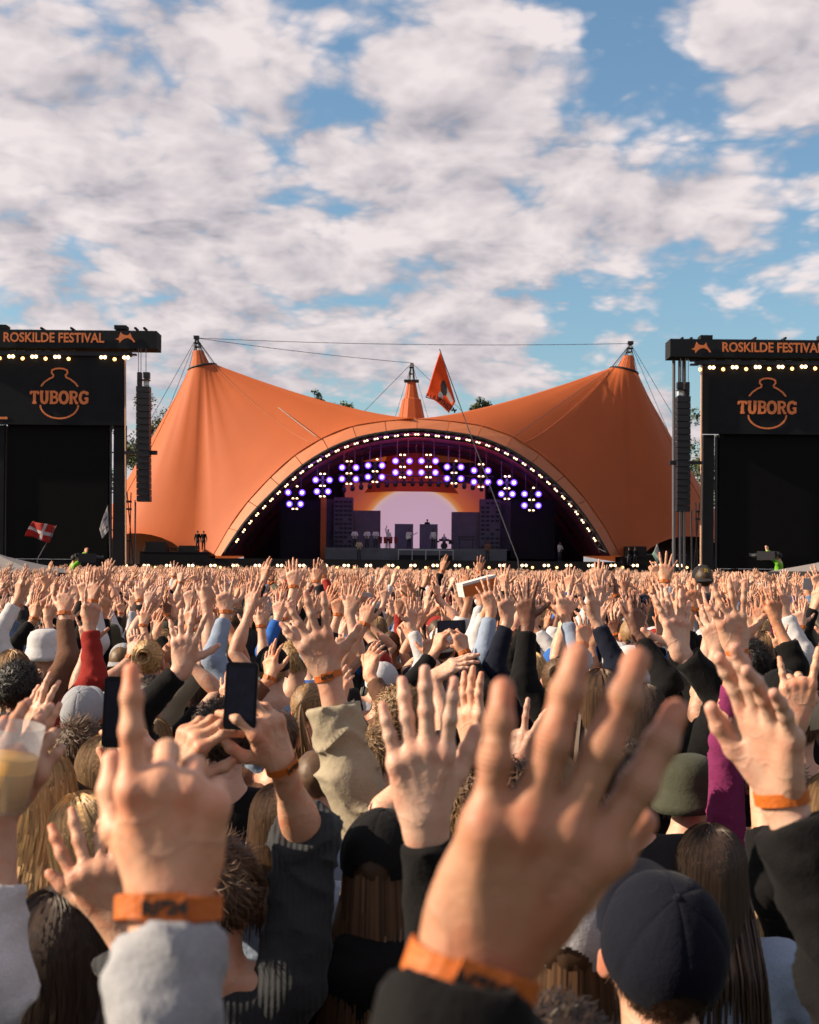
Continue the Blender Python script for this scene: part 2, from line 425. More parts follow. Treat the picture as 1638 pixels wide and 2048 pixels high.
# lining of the vault and the small side openings under the hem
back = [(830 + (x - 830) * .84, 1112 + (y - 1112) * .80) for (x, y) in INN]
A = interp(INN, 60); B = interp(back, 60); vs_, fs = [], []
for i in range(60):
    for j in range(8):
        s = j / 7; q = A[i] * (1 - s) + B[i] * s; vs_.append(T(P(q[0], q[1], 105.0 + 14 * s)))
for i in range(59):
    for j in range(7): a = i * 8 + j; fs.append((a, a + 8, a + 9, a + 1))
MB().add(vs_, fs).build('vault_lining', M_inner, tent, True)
mk = MB()
for j, f_ in enumerate((.25, .5, .75)):
    q = A * (1 - f_) + B * f_
    mk.tube([T(P(p[0], p[1] + 3, 105.0 + 14 * f_)) for p in q[2:-2:2]], .12, 6)
mk.build('vault_rib', M_steel, tent)
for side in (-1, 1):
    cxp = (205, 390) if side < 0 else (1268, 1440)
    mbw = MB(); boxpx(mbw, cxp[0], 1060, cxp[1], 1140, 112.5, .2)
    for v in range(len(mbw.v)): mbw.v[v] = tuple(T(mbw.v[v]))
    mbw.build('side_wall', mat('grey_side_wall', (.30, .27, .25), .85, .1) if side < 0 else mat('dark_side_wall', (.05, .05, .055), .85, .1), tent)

# ------------------------------------------------------------------ the stage itself
def thing_box(name, rects, m, label, cat, group=None, bev=0):
    o = empty(name, (0, 0, 0), label=label, cat=cat, group=group)
    return o
stage = empty('stage', (0, 104, 0), label='deep black concert stage platform under the arch', cat='stage')
SI = Matrix.Translation((0, -104, 0))
def sbuild(mb, name, m, parent=stage, inv=SI):
    mb.v = [tuple(inv @ Vector(v)) for v in mb.v]; return mb.build(name, m, parent)
FLOOR = P(830, 1120, 104).z
sbuild(MB().box((-17.8, 104, 0), (18.6, 119.3, FLOOR)), 'platform', M_drape)
zr = P(830, 1097, 108).z
mbr = MB(); c0, c1 = P(652, 1100, 108), P(1012, 1100, 108); mbr.box((c0.x, 107, FLOOR), (c1.x, 118.2, zr)); sbuild(mbr, 'riser', M_conc)
mbs = MB(); c0, c1 = P(797, 1100, 106.5), P(906, 1100, 106.5); mbs.box((c0.x, 106.2, FLOOR), (c1.x, 106.99, FLOOR + .45)); sbuild(mbs, 'step', M_drape)
mk = MB()
for x in np.linspace(c0.x, c1.x, 5): mk.tube([(x, 105.9, FLOOR), (x, 105.9, FLOOR + .9)], .04, 5)
mk.tube([(c0.x, 105.9, FLOOR + .9), (c1.x, 105.9, FLOOR + .9)], .04, 5); sbuild(mk, 'guard_rail', M_silver)
sbuild(MB().box((-16.5, 119.35, FLOOR), (17.3, 119.6, 13.0)), 'back_drape', M_drape)
for (x0, x1, y0) in ((560, 640, 1000), (1022, 1110, 1000)):
    mb = MB(); boxpx(mb, x0, y0, x1, 1118, 112.0, .3); sbuild(mb, 'side_drape', M_drape)
mb = MB(); boxpx(mb, 641, 995, 652, 1117, 110.5, .3); sbuild(mb, 'lit_drape_edge', mat('lit_drape_edge', (.30, .075, .02), .8, .2, 2))  # light on the drape's edge is put into this strip's orange colour

def screen_mat():
    m = bpy.data.materials.new('sunset_screen'); m.use_nodes = True; t = NT(m.node_tree); b = t.n['Principled BSDF']
    oc = t.new('ShaderNodeTexCoord').outputs['Object']
    sp = t.new('ShaderNodeSeparateXYZ'); t.put(sp.inputs[0], oc)
    cc = P(829, 1077, 118.5); rr = 102 / 2400 * 118.5
    v = t.new('ShaderNodeCombineXYZ'); t.put(v.inputs[0], t.m('SUBTRACT', sp.outputs[0], cc.x)); t.put(v.inputs[1], t.m('SUBTRACT', sp.outputs[2], cc.z))
    d = t.m('DIVIDE', t.vm('LENGTH', v.outputs[0]), rr)
    cr_ = t.new('ShaderNodeValToRGB'); t.put(cr_.inputs[0], t.m('MULTIPLY', d, .5)); e = cr_.color_ramp.elements
    stops = [(0, (.78, .50, .66)), (.44, (.76, .48, .62)), (.487, (.85, .55, .50)), (.505, (.85, .32, .08)), (.56, (.62, .13, .03)), (.72, (.38, .06, .03)), (1.0, (.22, .03, .04))]
    e[0].position = 0; e[0].color = (*stops[0][1], 1); e[1].position = 1; e[1].color = (*stops[-1][1], 1)
    for p_, c_ in stops[1:-1]: q = e.new(p_); q.color = (*c_, 1)
    b.inputs['Base Color'].default_value = (.01, .01, .01, 1); t.put(b.inputs['Emission Color'], cr_.outputs[0]); b.inputs['Emission Strength'].default_value = .31
    return m
c0, c1 = P(690, 965, 118.5), P(970, 965, 118.5)
scr = empty('video_wall', (0, 0, 0), label='glowing video wall showing a pale sun disc on an orange sky', cat='screen')
MB().box((c0.x, 118.5, zr), (c1.x, 118.56, c0.z)).build('display', screen_mat(), scr)
MB().box((c0.x - .15, 118.58, zr), (c1.x + .15, 118.9, c0.z + .15)).build('housing', M_housing, scr)

def set_block(x0, x1, ytop, Y, label, windows=False, group=None):
    o = empty('scenery_block', (P((x0 + x1) / 2, 1100, Y).x, Y, zr), label=label, cat='stage scenery', group=group)
    w = (x1 - x0) / 2400 * Y / 2; h = P(830, ytop, Y).z - zr
    MB().box((-w, 0, 0), (w, 1.0, h)).build('face', M_conc, o)
    if windows:
        wm = MB().box((-.17, -.05, -.10), (.17, .05, .10)).mesh('window', [M_conc2])
        nr = int(h / .42); nc = 4
        for i in range(nr):
            for j in range(nc):
                if random.random() < .12: continue
                mesh_obj('window', wm, None, o, Matrix.Translation(((j - 1.5) * w * .47, -.02, .3 + i * .42)))
    return o
set_block(667, 705, 996, 114.5, 'tall grey scenery tower with rows of small windows beside the orange-lit drape edge', True)
set_block(652, 667, 1000, 115.8, 'narrow plain grey scenery slab beside the orange-lit drape edge')
set_block(705, 760, 1022, 115.2, 'wide plain grey scenery block behind the singers in white')
set_block(789, 826, 1048, 113.2, 'low grey scenery block behind the guitarist')
set_block(839, 875, 1048, 113.2, 'low grey scenery block beside the drum kit with a camera on top')
set_block(903, 959, 1023, 115.2, 'wide plain grey scenery block behind the keyboard rack')
set_block(959, 1000, 997, 114.5, 'tall grey scenery tower with rows of small windows behind the dancer', True)
set_block(1000, 1021, 1000, 115.8, 'narrow plain grey scenery slab behind the dancer')

# lamps over the stage
lens_m = MB().lathe([(.02, -.06), (.12, -.05), (.15, 0), (.12, .05), (.02, .06)], 12).mesh('lens', [M_violet], True)
halo_m = MB().lathe([(.155, .0), (.25, .005), (.29, .06), (.22, .16), (.1, .25)], 14).mesh('lamp_halo', [M_halo], True)  # glowing rim added round each lens to imitate its halo
small_m = MB().lathe([(.02, -.05), (.09, -.03), (.11, 0), (.05, .08)], 8).mesh('small_lens', [M_bulb], True)
RX = Matrix.Rotation(R(-90), 4, 'X')
YC = 110.0
CL = [(590, 997), (645, 972), (698, 947), (750, 943), (805, 934), (857, 934), (908, 946), (962, 953), (1014, 977), (1063, 1000)]
for n_, (x, y) in enumerate(CL):
    o = empty('light_cluster', P(x, y, YC), label='hanging cluster of violet spotlights in the arch', cat='stage light', group='violet light clusters under the arch')
    mk = MB(); mk.box((-.10, .28, -.95), (.10, .36, .95)); mk.box((-.72, .28, .5), (.72, .36, .62)); mk.box((-.72, .28, -.56), (.72, .36, -.44)); 
    for s_ in (-.5, .5): mk.tube([(s_, .32, .9), (s_, .32, 2.6)], .05, 5)
    mk.build('hanging_frame', M_housing, o)
    for (dx, dy) in ((-14, -12), (14, -12), (-14, 11), (14, 11)):
        if n_ in (0, 1, 8) and dy > 0: dx *= .8
        v = Vector((dx / 2400 * YC, 0, -dy / 2400 * YC))
        lo = mesh_obj('spotlight', lens_m, None, o, Matrix.Translation(v) @ RX)
        mesh_obj('lamp_halo', halo_m, None, lo)
    for (dx, dy) in ((-4, -24), (4, -24), (-4, 0), (4, 0), (-4, 21), (4, 21)):
        if n_ % 3 == 0 and dy == -24 and dx < 0: continue
        v = Vector((dx / 2400 * YC, -.02, -dy / 2400 * YC)); mesh_obj('small_lamp', small_m, None, o, Matrix.Translation(v))
for (x, y, col, e_) in ((640, 950, (.35, .15, 1), 260), (775, 915, (.40, .14, 1), 330), (885, 915, (.40, .14, 1), 330), (1015, 955, (.35, .15, 1), 260), (830, 880, (1, .12, .25), 330), (700, 905, (1, .10, .12), 240), (960, 905, (1, .12, .2), 240)):
    l = bpy.data.lights.new('stage_glow', 'POINT'); l.energy = e_ * .5; l.color = col; l.shadow_soft_size = .6
    lo = bpy.data.objects.new('stage_lamp', l); lo.location = P(x, y, 109.3); COL.objects.link(lo)
mh = MB().lathe([(.02, -.32), (.16, -.28), (.22, -.08), (.19, .12), (.10, .2), (.12, .45)], 10).mesh('moving_light', [M_housing], True)
for k, x in enumerate(np.linspace(688, 980, 18)):
    y = 966 + abs(x - 832) ** 2 * .0006
    tag(mesh_obj('moving_light', mh, None, None, Matrix.Translation(P(x, y, 111))), 'dark round moving-head light hanging above the video wall', 'stage light', 'moving lights above the video wall')
bt = empty('lighting_truss', P(832, 958, 111.2), label='dark straight lighting truss above the video wall', cat='truss')
mk = MB()
for dz in (-.3, .3): 
    mk.tube([(-7.2, 0, dz), (7.2, 0, dz)], .07, 5)
for k in range(28): mk.tube([(-7.2 + k * .514, 0, -.3 if k % 2 else .3), (-7.2 + (k + 1) * .514, 0, .3 if k % 2 else -.3)], .035, 4)
for s_ in (-5, 0, 5): mk.tube([(s_, 0, .3), (s_, 0, 3.2)], .03, 4)
mk.build('chord', M_steel, bt)

# ------------------------------------------------------------------ barrier with the row of lamps at its foot
bar = empty('pit_barrier', (0, 102.4, 0), label='long black barrier with a row of warm lamps before the stage', cat='barrier')
MB().box((-42, 0, 0), (42, .25, 2.55)).build('barrier_wall', M_black, bar)
pm = MB().lathe([(.02, -.05), (.10, -.03), (.12, .02), (.08, .07)], 8).mesh('foot_lamp', [M_bulb], True)
am = MB().lathe([(.02, -.05), (.09, -.03), (.11, .02), (.08, .07)], 8).mesh('amber_lamp', [M_amber], True)
for k, x in enumerate(np.arange(25, 1620, 44.5)):
    for s_ in (-4, 4):
        v = P(x + s_, 1131, 102.2); mesh_obj('foot_lamp', pm, None, bar, Matrix.Translation((v.x, -.12, v.z)) @ RX)
    if k % 3 != 1:
        v = P(x + 20 + random.uniform(-6, 6), 1135, 102.2); mesh_obj('amber_lamp', am, None, bar, Matrix.Translation((v.x, -.12, v.z)) @ RX)
for s_ in (-1, 1):
    sw = empty('side_stage', (s_ * 21.0 + .5, 104.5, 0), label='black flight-case wall at the %s foot of the arch' % ('sunlit' if s_ < 0 else 'shaded'), cat='stage wing')
    MB().box((-3.0, 0, 0), (3.0, 3.5, 3.6)).build('deck', M_drape, sw)
    MB().box((-2.6, .4, 3.62), (-.8, 1.6, 4.5)).build('case', M_housing, sw); MB().box((.3, .5, 3.62), (1.9, 1.8, 4.2)).build('case', M_housing, sw)
    MB().box((-3.0, -.02, 3.6), (3.0, .05, 3.66)).build('edge_trim', M_steel, sw)
# ------------------------------------------------------------------ the two screen towers
def strokes(letter):
    """slab letters in a box 0..w x 0..1 : list of polylines drawn with a broad pen"""
    D = {'T': (.86, [[(.43, .08), (.43, .92)], [(.08, .9), (.78, .9)], [(.1, .9), (.1, .72)], [(.76, .9), (.76, .72)], [(.25, .08), (.61, .08)]]),
         'U': (.88, [[(.2, .92), (.2, .32), (.28, .13), (.44, .08), (.6, .13), (.68, .32), (.68, .92)], [(.05, .92), (.36, .92)], [(.53, .92), (.83, .92)]]),
         'B': (.84, [[(.2, .08), (.2, .92)], [(.05, .92), (.5, .92), (.66, .84), (.68, .7), (.6, .56), (.45, .52), (.2, .52)], [(.45, .52), (.66, .46), (.74, .3), (.66, .13), (.5, .08), (.05, .08)]]),
         'O': (.90, [[(.45, .92), (.25, .86), (.13, .68), (.1, .5), (.13, .32), (.25, .14), (.45, .08), (.65, .14), (.77, .32), (.8, .5), (.77, .68), (.65, .86), (.45, .92)]]),
         'R': (.90, [[(.2, .08), (.2, .92)], [(.05, .92), (.48, .92), (.66, .85), (.7, .7), (.62, .54), (.46, .5), (.2, .5)], [(.46, .5), (.68, .08), (.84, .08)], [(.05, .08), (.36, .08)]]),
         'G': (.90, [[(.74, .72), (.68, .86), (.45, .92), (.25, .86), (.13, .68), (.1, .5), (.13, .32), (.25, .14), (.45, .08), (.64, .14), (.72, .25), (.72, .45)], [(.5, .45), (.84, .45)], [(.76, .92), (.76, .70)], [(.74, .3), (.74, .08)]])}
    return D[letter]
def ribbon(mb, pts, w, M, th):
    """a flat broad line through pts with mitred corners"""
    pts = [np.array(p, float) for p in pts]; n = len(pts); L, Rr = [], []
    closed = np.allclose(pts[0], pts[-1])
    for i in range(n):
        a = pts[i - 1] if i > 0 else (pts[-2] if closed else None); b = pts[i + 1] if i < n - 1 else (pts[1] if closed else None)
        ds = [(q - p) / max(np.linalg.norm(q - p), 1e-9) for p, q in ((a, pts[i]), (pts[i], b)) if p is not None and q is not None]
        d = sum(ds); d /= max(np.linalg.norm(d), 1e-9); nn = np.array([-d[1], d[0]])
        k = w / 2 / max(abs(nn @ np.array([-ds[0][1], ds[0][0]])), .6)
        L.append(pts[i] + nn * k); Rr.append(pts[i] - nn * k)
    for i in range(n - 1):
        mb.prism([Rr[i], Rr[i + 1], L[i + 1], L[i]], M, th)
def tuborg(M, size, parent):
    x = 0; word = 'TUBORG'; tot = sum(strokes(c)[0] for c in word) * size; mbs = []
    x = -tot / 2
    for c in word:
        w, ls = strokes(c); mb = MB()
        for k, l in enumerate(ls): ribbon(mb, [(x + p[0] * size, (p[1] * size - size / 2) * 1.18) for p in l], (.25 if k == 0 else .19) * size, M @ Matrix.Translation((0, 0, .004 * k)), .03)
        mb.build('letter', M_print, parent); x += w * size
M_pole = mat('grey_pole', (.13, .13, .14), .5, .1, metal=.5)
def tower(side):
    Y = 92.0; s26 = 2400 / Y
    if side < 0: X = lambda x: x; dy = 0; name = 'the sunlit side of the tent'; lab = 'black screen tower with orange lettering beside the brightly lit tent flank'
    else: X = lambda x: 1653.5 - x; dy = 20; lab = 'black screen tower with orange lettering beside the shaded tent flank'
    org = P(X(60), 1140, Y); org.z = 0
    o = empty('screen_tower', org, label=lab, cat='screen tower'); I = Matrix.Translation(-org)
    def bx(x0, y0, x1, y1, depth, name, m, yo=0.0, bevel=False):
        mb = MB(); boxpx(mb, X(x0), y0 + dy, X(x1), y1 + dy, Y + yo, depth); mb.v = [tuple(I @ Vector(v)) for v in mb.v]; return mb.build(name, m, o)
    def q(x, y, yo=0.0): return I @ P(X(x), y + dy, Y + yo)
    bx(-130, 659.5, 313, 695, 1.8, 'header_banner', M_header, -.6)
    for (a, b, c) in ((-20, 12, 9), (228, 252, 8), (80, 84, 4), (140, 144, 4), (268, 272, 4), (286, 290, 4)): bx(a, 658 - c, b, 657.6, 1.0, 'roof_bracket', M_header, .2)
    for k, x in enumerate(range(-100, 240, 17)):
        if k % 3: bx(x, 698, x + 13, 701.5, .05, 'painted_daylight_gap', M_white, .6)  # white strips stand in for daylight showing through gaps under the header
    bx(-130, 702, 262, 710, .5, 'lamp_truss', M_steel, -.2)
    bx(255, 699, 272, 702, .4, 'bracket', M_steel, -.2); bx(255, 707, 272, 710, .4, 'bracket', M_steel, -.2)
    bx(-130, 711, 249, 849, .35, 'printed_scrim', M_black, 0)
    bx(14, 849.5, 216, 1118, .5, 'led_wall', M_led, .45)
    bx(226, 849.3, 248, 1140, .8, 'leg', M_black, .3); bx(-130, 849.3, 7, 1140, .8, 'leg', M_black, .3)
    bx(14, 1118.5, 216, 1140, .5, 'skirt', M_black, .6)
    for xx in (10.5, 221): MB().tube([q(xx, 850, .8), q(xx, 1140, .8)], .12, 8).build('pole', M_pole, o)
    for py in (905, 985, 1060): MB().tube([q(214, py, .8), q(228, py, .8)], .05, 5).build('tie_bar', M_steel, o)
    MB().tube([q(250.5, 711, -.1), q(252, 1130, -.1)], .07, 6).build('scrim_edge', mat('pale_edge', (.55, .33, .22), .7, .1), o)
    # lamps below the header
    pr = MB().lathe([(.02, -.05), (.11, -.03), (.14, .02), (.10, .1)], 8)
    ml, ma = pr.mesh('tower_lamp', [M_bulb], True), pr.mesh('amber_lamp', [M_amber], True)
    for k in range(-3, 6):
        x = 68 + 46 * k - (22 if side > 0 else 0)
        if x > 262 or x < -100: continue
        if (side < 0 and k == 2): continue
        for d in (-3.6, 3.6): mesh_obj('tower_lamp', ml, None, o, Matrix.Translation(q(x + d, 710 + 2 + (k + 3) * .4, -.35)) @ RX)
        if x < 235: mesh_obj('amber_lamp', ma, None, o, Matrix.Translation(q(x + 23, 716 + (k + 3) * .4, -.35)) @ RX)
    # lettering: words and bottle outline
    Mz = Matrix.Translation(I @ Vector((0, 0, 0)))
    c = P(X(108), 675 + dy, Y - .63); c.y = Y - .66
    fest = text_mesh('ROSKILDE FESTIVAL', 1.0, M_print, .01, .022, 'header_lettering')
    w0 = fest.vertices; xs = [v.co.x for v in w0]; ys = [v.co.y for v in w0]
    sxx = (200 / s26) / (max(xs) - min(xs)); syy = (19.5 / s26) / (max(ys) - min(ys))
    fest.transform(Matrix.Diagonal((sxx, syy, 1, 1)) @ Matrix.Translation((-(max(xs) + min(xs)) / 2, -(max(ys) + min(ys)) / 2, 0)))
    mesh_obj('header_lettering', fest, None, o, facing(I @ c))
    lg = [(1115,185),(1145,170),(1165,115),(1185,140),(1205,145),(1225,147),(1245,140),(1255,122),(1270,160),(1305,210),(1290,215),(1270,190),(1235,172),(1200,180),(1172,200),(1155,222),(1148,195)]
    c = P(X(251), 675 + dy, Y - .63); c.y = Y - .64
    pol = [((a - 1210) / 4.82 / s26, -(b - 168) / 4.82 / s26) for a, b in lg][::-1]
    MB().prism(pol, facing(I @ c), .03).build('tent_emblem', M_print, o)
    c = P(X(119), 795 + dy, Y); c.y = Y - .02; Mf = facing(I @ c)
    tuborg(Mf, 22.5 / s26, o)
    bot_top = [(-37,-22),(-30,-33),(-20,-42),(-13,-46),(-12,-51),(-16,-57),(-15,-64),(-8,-68),(0,-69),(8,-68),(15,-64),(16,-57),(12,-51),(13,-46),(20,-42),(30,-33),(37,-22)]
    if side < 0: pass
    mb = MB(); ribbon(mb, [(a / s26, -b / s26) for a, b in [(x, -22 + (y + 22) * .77) for x, y in bot_top]], 3.2 / s26, Mf, .03); mb.build('bottle_outline', M_print, o)
    arc = [(-38 + 0, 15)] + [(-38 * math.cos(a), 15 + 27 * math.sin(a)) for a in np.linspace(.05, math.pi - .05, 18)] + [(38, 15)]
    mb = MB(); ribbon(mb, [(a / s26, -b / s26) for a, b in arc], 3.2 / s26, Mf, .03); mb.build('bottle_outline', M_print, o)
    c = P(X(4), 836 + dy, Y); c.y = Y - .03
    MB().box((-.42, 0, -.09), (.42, .02, .09)).build('small_print', M_print, o, mw=Matrix.Translation(I @ c))
    # stay poles beside the leg
    for (a, b, c_, d_) in ((254, 985, 268, 1140), (262, 985, 258, 1140), (270, 1000, 270, 1140)): MB().tube([q(a, b, .6), q(c_, d_, .6)], .05, 5).build('stay_pole', M_steel, o)
    for py in (1003, 1018, 1082): bx(249, py - 2, 262, py + 2, .3, 'clamp', M_steel, .4)
    if side > 0:
        for (xx, y1) in ((306, 905), (294, 890), (286, 890)): MB().tube([q(xx, 696, .9), q(xx, y1 + 230, .9)], .13, 8).build('support_tube', M_pole, o)
    # line array loudspeaker, a thing of its own
    la = empty('line_array', org, label='long black hanging loudspeaker array beside the %s' % ('bright canvas flank' if side < 0 else 'silver support tubes'), cat='loudspeaker')
    x0, x1 = 272, 298
    n = 18
    for k in range(n):
        y0 = 772 + (1004 - 772) * k / n; y1 = 772 + (1004 - 772) * (k + .9) / n
        bend = 1.2 * (k / n) ** 3; mb = MB(); boxpx(mb, X(x0 + bend), y0 + dy, X(x1 + bend), y1 + dy, Y - 1.2 + .5 * (k / n) ** 2, .8)
        mb.v = [tuple(I @ Vector(v)) for v in mb.v]; mb.build('speaker_cabinet', M_housing, la)
    mb = MB(); boxpx(mb, X(274), 744 + dy, X(282), 771 + dy, Y - 1.1, .5); boxpx(mb, X(286), 744 + dy, X(298), 756 + dy, Y - 1.1, .5); boxpx(mb, X(274), 758 + dy, X(298), 760 + dy, Y - 1.15, .6)
    mb.v = [tuple(I @ Vector(v)) for v in mb.v]; mb.build('rigging_motor', M_housing, la)
    mb = MB(); boxpx(mb, X(287), 760 + dy, X(297), 770.5 + dy, Y - .9, .3); mb.v = [tuple(I @ Vector(v)) for v in mb.v]; mb.build('motor_cover', M_white, la)
    mb = MB(); boxpx(mb, X(248), 902 + dy, X(272), 908 + dy, Y - .6, .4); boxpx(mb, X(298), 901 + dy, X(313), 909 + dy, Y - .6, .4); mb.v = [tuple(I @ Vector(v)) for v in mb.v]; mb.build('bracket', M_steel, la)
    for xx in (277, 282, 292): MB().tube([q(xx, 697, -.8), q(xx, 745, -.8)], .03, 4).build('hoist_cable', M_cable, la)
    MB().tube([q(272, 1004, -.8), q(270, 1140, -.8)], .03, 4).build('signal_cable', M_cable, la)
tower(-1); tower(1)

# scaffold in the side opening
sc = empty('scaffold', P(320, 1140, 106.0), label='small tube scaffold in front of the pale side opening', cat='scaffold'); sc.location.z = 0
mk = MB(); zt = P(320, 1096, 106).z; zm = P(320, 1112, 106).z
for x in (-1.4, -.5, .5, 1.4):
    for y in (0, 1.2): mk.tube([(x, y, 0), (x, y, zt)], .035, 5)
for z in (zt, zm, zm - 1.0, zt - .15):
    for y in (0, 1.2): mk.tube([(-1.4, y, z), (1.4, y, z)], .03, 5)
mk.tube([(-1.4, 0, zm), (-.2, 0, 1.6)], .03, 5); mk.tube([(1.4, 0, zm), (.2, 0, 1.6)], .03, 5)
mk.build('tube_frame', M_steel, sc); MB().box((-1.4, 0, zm + .04), (1.4, 1.2, zm + .09)).build('deck', mat('plywood', (.28, .2, .12), .8), sc)
sb = empty('equipment_rack', P(1330, 1140, 106), label='dark equipment rack with silver shelves in the shaded side opening', cat='rack'); sb.location.z = 0
for z in (zt - .2, zm + .1, zm - .9): MB().box((-1.9, 0, z), (1.9, 1.0, z + .08)).build('shelf', M_silver, sb)
for x in (-1.8, 0, 1.8): MB().tube([(x, .5, 0), (x, .5, zt - .1)], .05, 5).build('post', M_steel, sb)

# ------------------------------------------------------------------ trees behind
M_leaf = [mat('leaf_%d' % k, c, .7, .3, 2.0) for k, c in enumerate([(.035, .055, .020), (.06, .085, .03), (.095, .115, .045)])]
M_bark = mat('bark', (.08, .06, .045), .9, .3, 6)
def tree(px, py, Y, rx, rz, label, seed, n=2600):
    rg = np.random.default_rng(seed); c = P(px, py, Y)
    o = empty('tree', (c.x, Y, 0), label=label, cat='tree', group='trees behind the stage')
    mk = MB(); mk.tube([(0, 0, 0), (.1, 0, c.z * .5), (0, 0, c.z)], [.45, .35, .12], 7)
    clumps = []
    for k in range(26):
        v = rg.normal(size=3); v /= np.linalg.norm(v); r = rg.random() ** .5
        p = np.array([v[0] * rx, v[1] * rx, v[2] * rz]) * r + np.array([0, 0, c.z]); clumps.append(p)
        if k < 9: mk.tube([(0, 0, c.z * rg.uniform(.45, .8)), tuple(p)], [.14, .03], 5)
    mk.build('trunk', M_bark, o)
    mb = MB(); 
    for i in range(n):
        cp = clumps[rg.integers(len(clumps))]; v = rg.normal(size=3); v /= np.linalg.norm(v)
        p = cp + v * rg.random() ** .4 * rx * .30 * np.array([1, 1, .85])
        a = rg.normal(size=3); a /= np.linalg.norm(a); b = np.cross(a, v); b /= max(np.linalg.norm(b), 1e-6)
        s = rg.uniform(.10, .24)
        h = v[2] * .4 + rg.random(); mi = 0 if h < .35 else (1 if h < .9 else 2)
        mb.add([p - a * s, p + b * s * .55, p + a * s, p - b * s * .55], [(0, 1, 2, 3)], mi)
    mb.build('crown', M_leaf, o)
tree(292, 905, 150, 5.6, 6.2, 'dense tree between the screen tower and the bright tent flank', 1, 6000)
tree(265, 990, 149, 4.0, 6.0, 'lower leafy tree behind the loudspeaker array by the bright flank', 12, 4000)
tree(622, 812, 165, 1.8, 2.2, 'small dark treetop poking above the sunlit canvas saddle', 2, 1600)
tree(682, 830, 165, 3.0, 2.2, 'broad dark treetop just above the sunlit canvas saddle', 3, 2400)
tree(953, 824, 165, 2.3, 2.2, 'pale green treetop above the canvas between flag and shaded lobe', 4, 2000)
tree(1415, 930, 150, 5.0, 6.5, 'leafy tree seen past the shaded tent flank and tower', 5, 5000)
tree(1470, 960, 150, 6.0, 7.0, 'tree behind the screen tower by the shaded flank', 6, 3500)
# ================================================================== people: distance-field modelling
def V3(*a): return np.array(a, float)
def nrm(v): v = np.asarray(v, float); return v / max(np.linalg.norm(v), 1e-9)
def smin(a, b, k):
    h = np.clip(.5 + .5 * (b - a) / k, 0, 1); return b + (a - b) * h - k * h * (1 - h)
class Cone:
    """round cone, may be flattened along an axis"""
    def __init__(s, a, b, ra, rb, ax=None, fl=1.0):
        s.a, s.b, s.ra, s.rb, s.ax, s.fl = np.asarray(a, float), np.asarray(b, float), ra, rb, ax, fl
        r = max(ra, rb); s.lo = np.minimum(s.a, s.b) - r; s.hi = np.maximum(s.a, s.b) + r
    def d(s, p):
        ba = s.b - s.a; v = p - s.a; t = np.clip(v @ ba / max(ba @ ba, 1e-12), 0, 1)
        w = v - t[:, None] * ba
        if s.ax is not None: w = w + (w @ s.ax)[:, None] * s.ax * (1 / s.fl - 1)
        return np.sqrt((w * w).sum(1)) - (s.ra + (s.rb - s.ra) * t)
class Ell:
    def __init__(s, c, r, A=None):
        s.c = np.asarray(c, float); s.r = np.asarray(r, float); s.A = A     # A rows: local axes
        m = s.r.max(); s.lo, s.hi = s.c - m, s.c + m
    def d(s, p):
        v = p - s.c
        if s.A is not None: v = v @ s.A.T
        k0 = np.sqrt(((v / s.r) ** 2).sum(1)); k1 = np.sqrt(((v / s.r ** 2) ** 2).sum(1)); return k0 * (k0 - 1) / np.maximum(k1, 1e-9)
class Grp:
    def __init__(s, items, k=.01):
        s.items, s.k = items, k
        s.lo = np.min([i.lo for i in items], 0); s.hi = np.max([i.hi for i in items], 0)
    def d(s, p, pad=.05):
        D = np.full(len(p), 9.0)
        for it in s.items:
            m = np.nonzero(((p > it.lo - pad) & (p < it.hi + pad)).all(1))[0]
            if not len(m): continue
            q = p[m]; e = it.d(q, pad) if isinstance(it, (Grp, Hand)) else it.d(q)
            D[m] = smin(D[m], e, s.k)
        return D
class Hand:
    """palm plus fingers that melt into the palm but not into each other"""
    def __init__(s, palm, fingers, k=.008):
        s.palm, s.fingers, s.k = palm, fingers, k; al = [palm] + fingers
        s.lo = np.min([i.lo for i in al], 0); s.hi = np.max([i.hi for i in al], 0)
    def d(s, p, pad=.05):
        base = s.palm.d(p, pad); D = base.copy()
        for fg in s.fingers:
            m = np.nonzero(((p > fg.lo - pad) & (p < fg.hi + pad)).all(1))[0]
            if len(m): D[m] = smin(D[m], smin(base[m], fg.d(p[m], pad), s.k), .0012)
        return D
def vnoise(p):
    i = np.floor(p).astype(np.int64); f = p - i; u = f * f * (3 - 2 * f); r = 0
    for dx in (0, 1):
        for dy in (0, 1):
            for dz in (0, 1):
                h = ((i[:, 0] + dx) * 374761393 + (i[:, 1] + dy) * 668265263 + (i[:, 2] + dz) * 1274126177) & 0xffffffff
                h = ((h ^ (h >> 13)) * 1103515245) & 0xffffffff; h = h ^ (h >> 16)
                r = r + (h & 0xffff) / 65535.0 * (u[:, 0] if dx else 1 - u[:, 0]) * (u[:, 1] if dy else 1 - u[:, 1]) * (u[:, 2] if dz else 1 - u[:, 2])
    return r
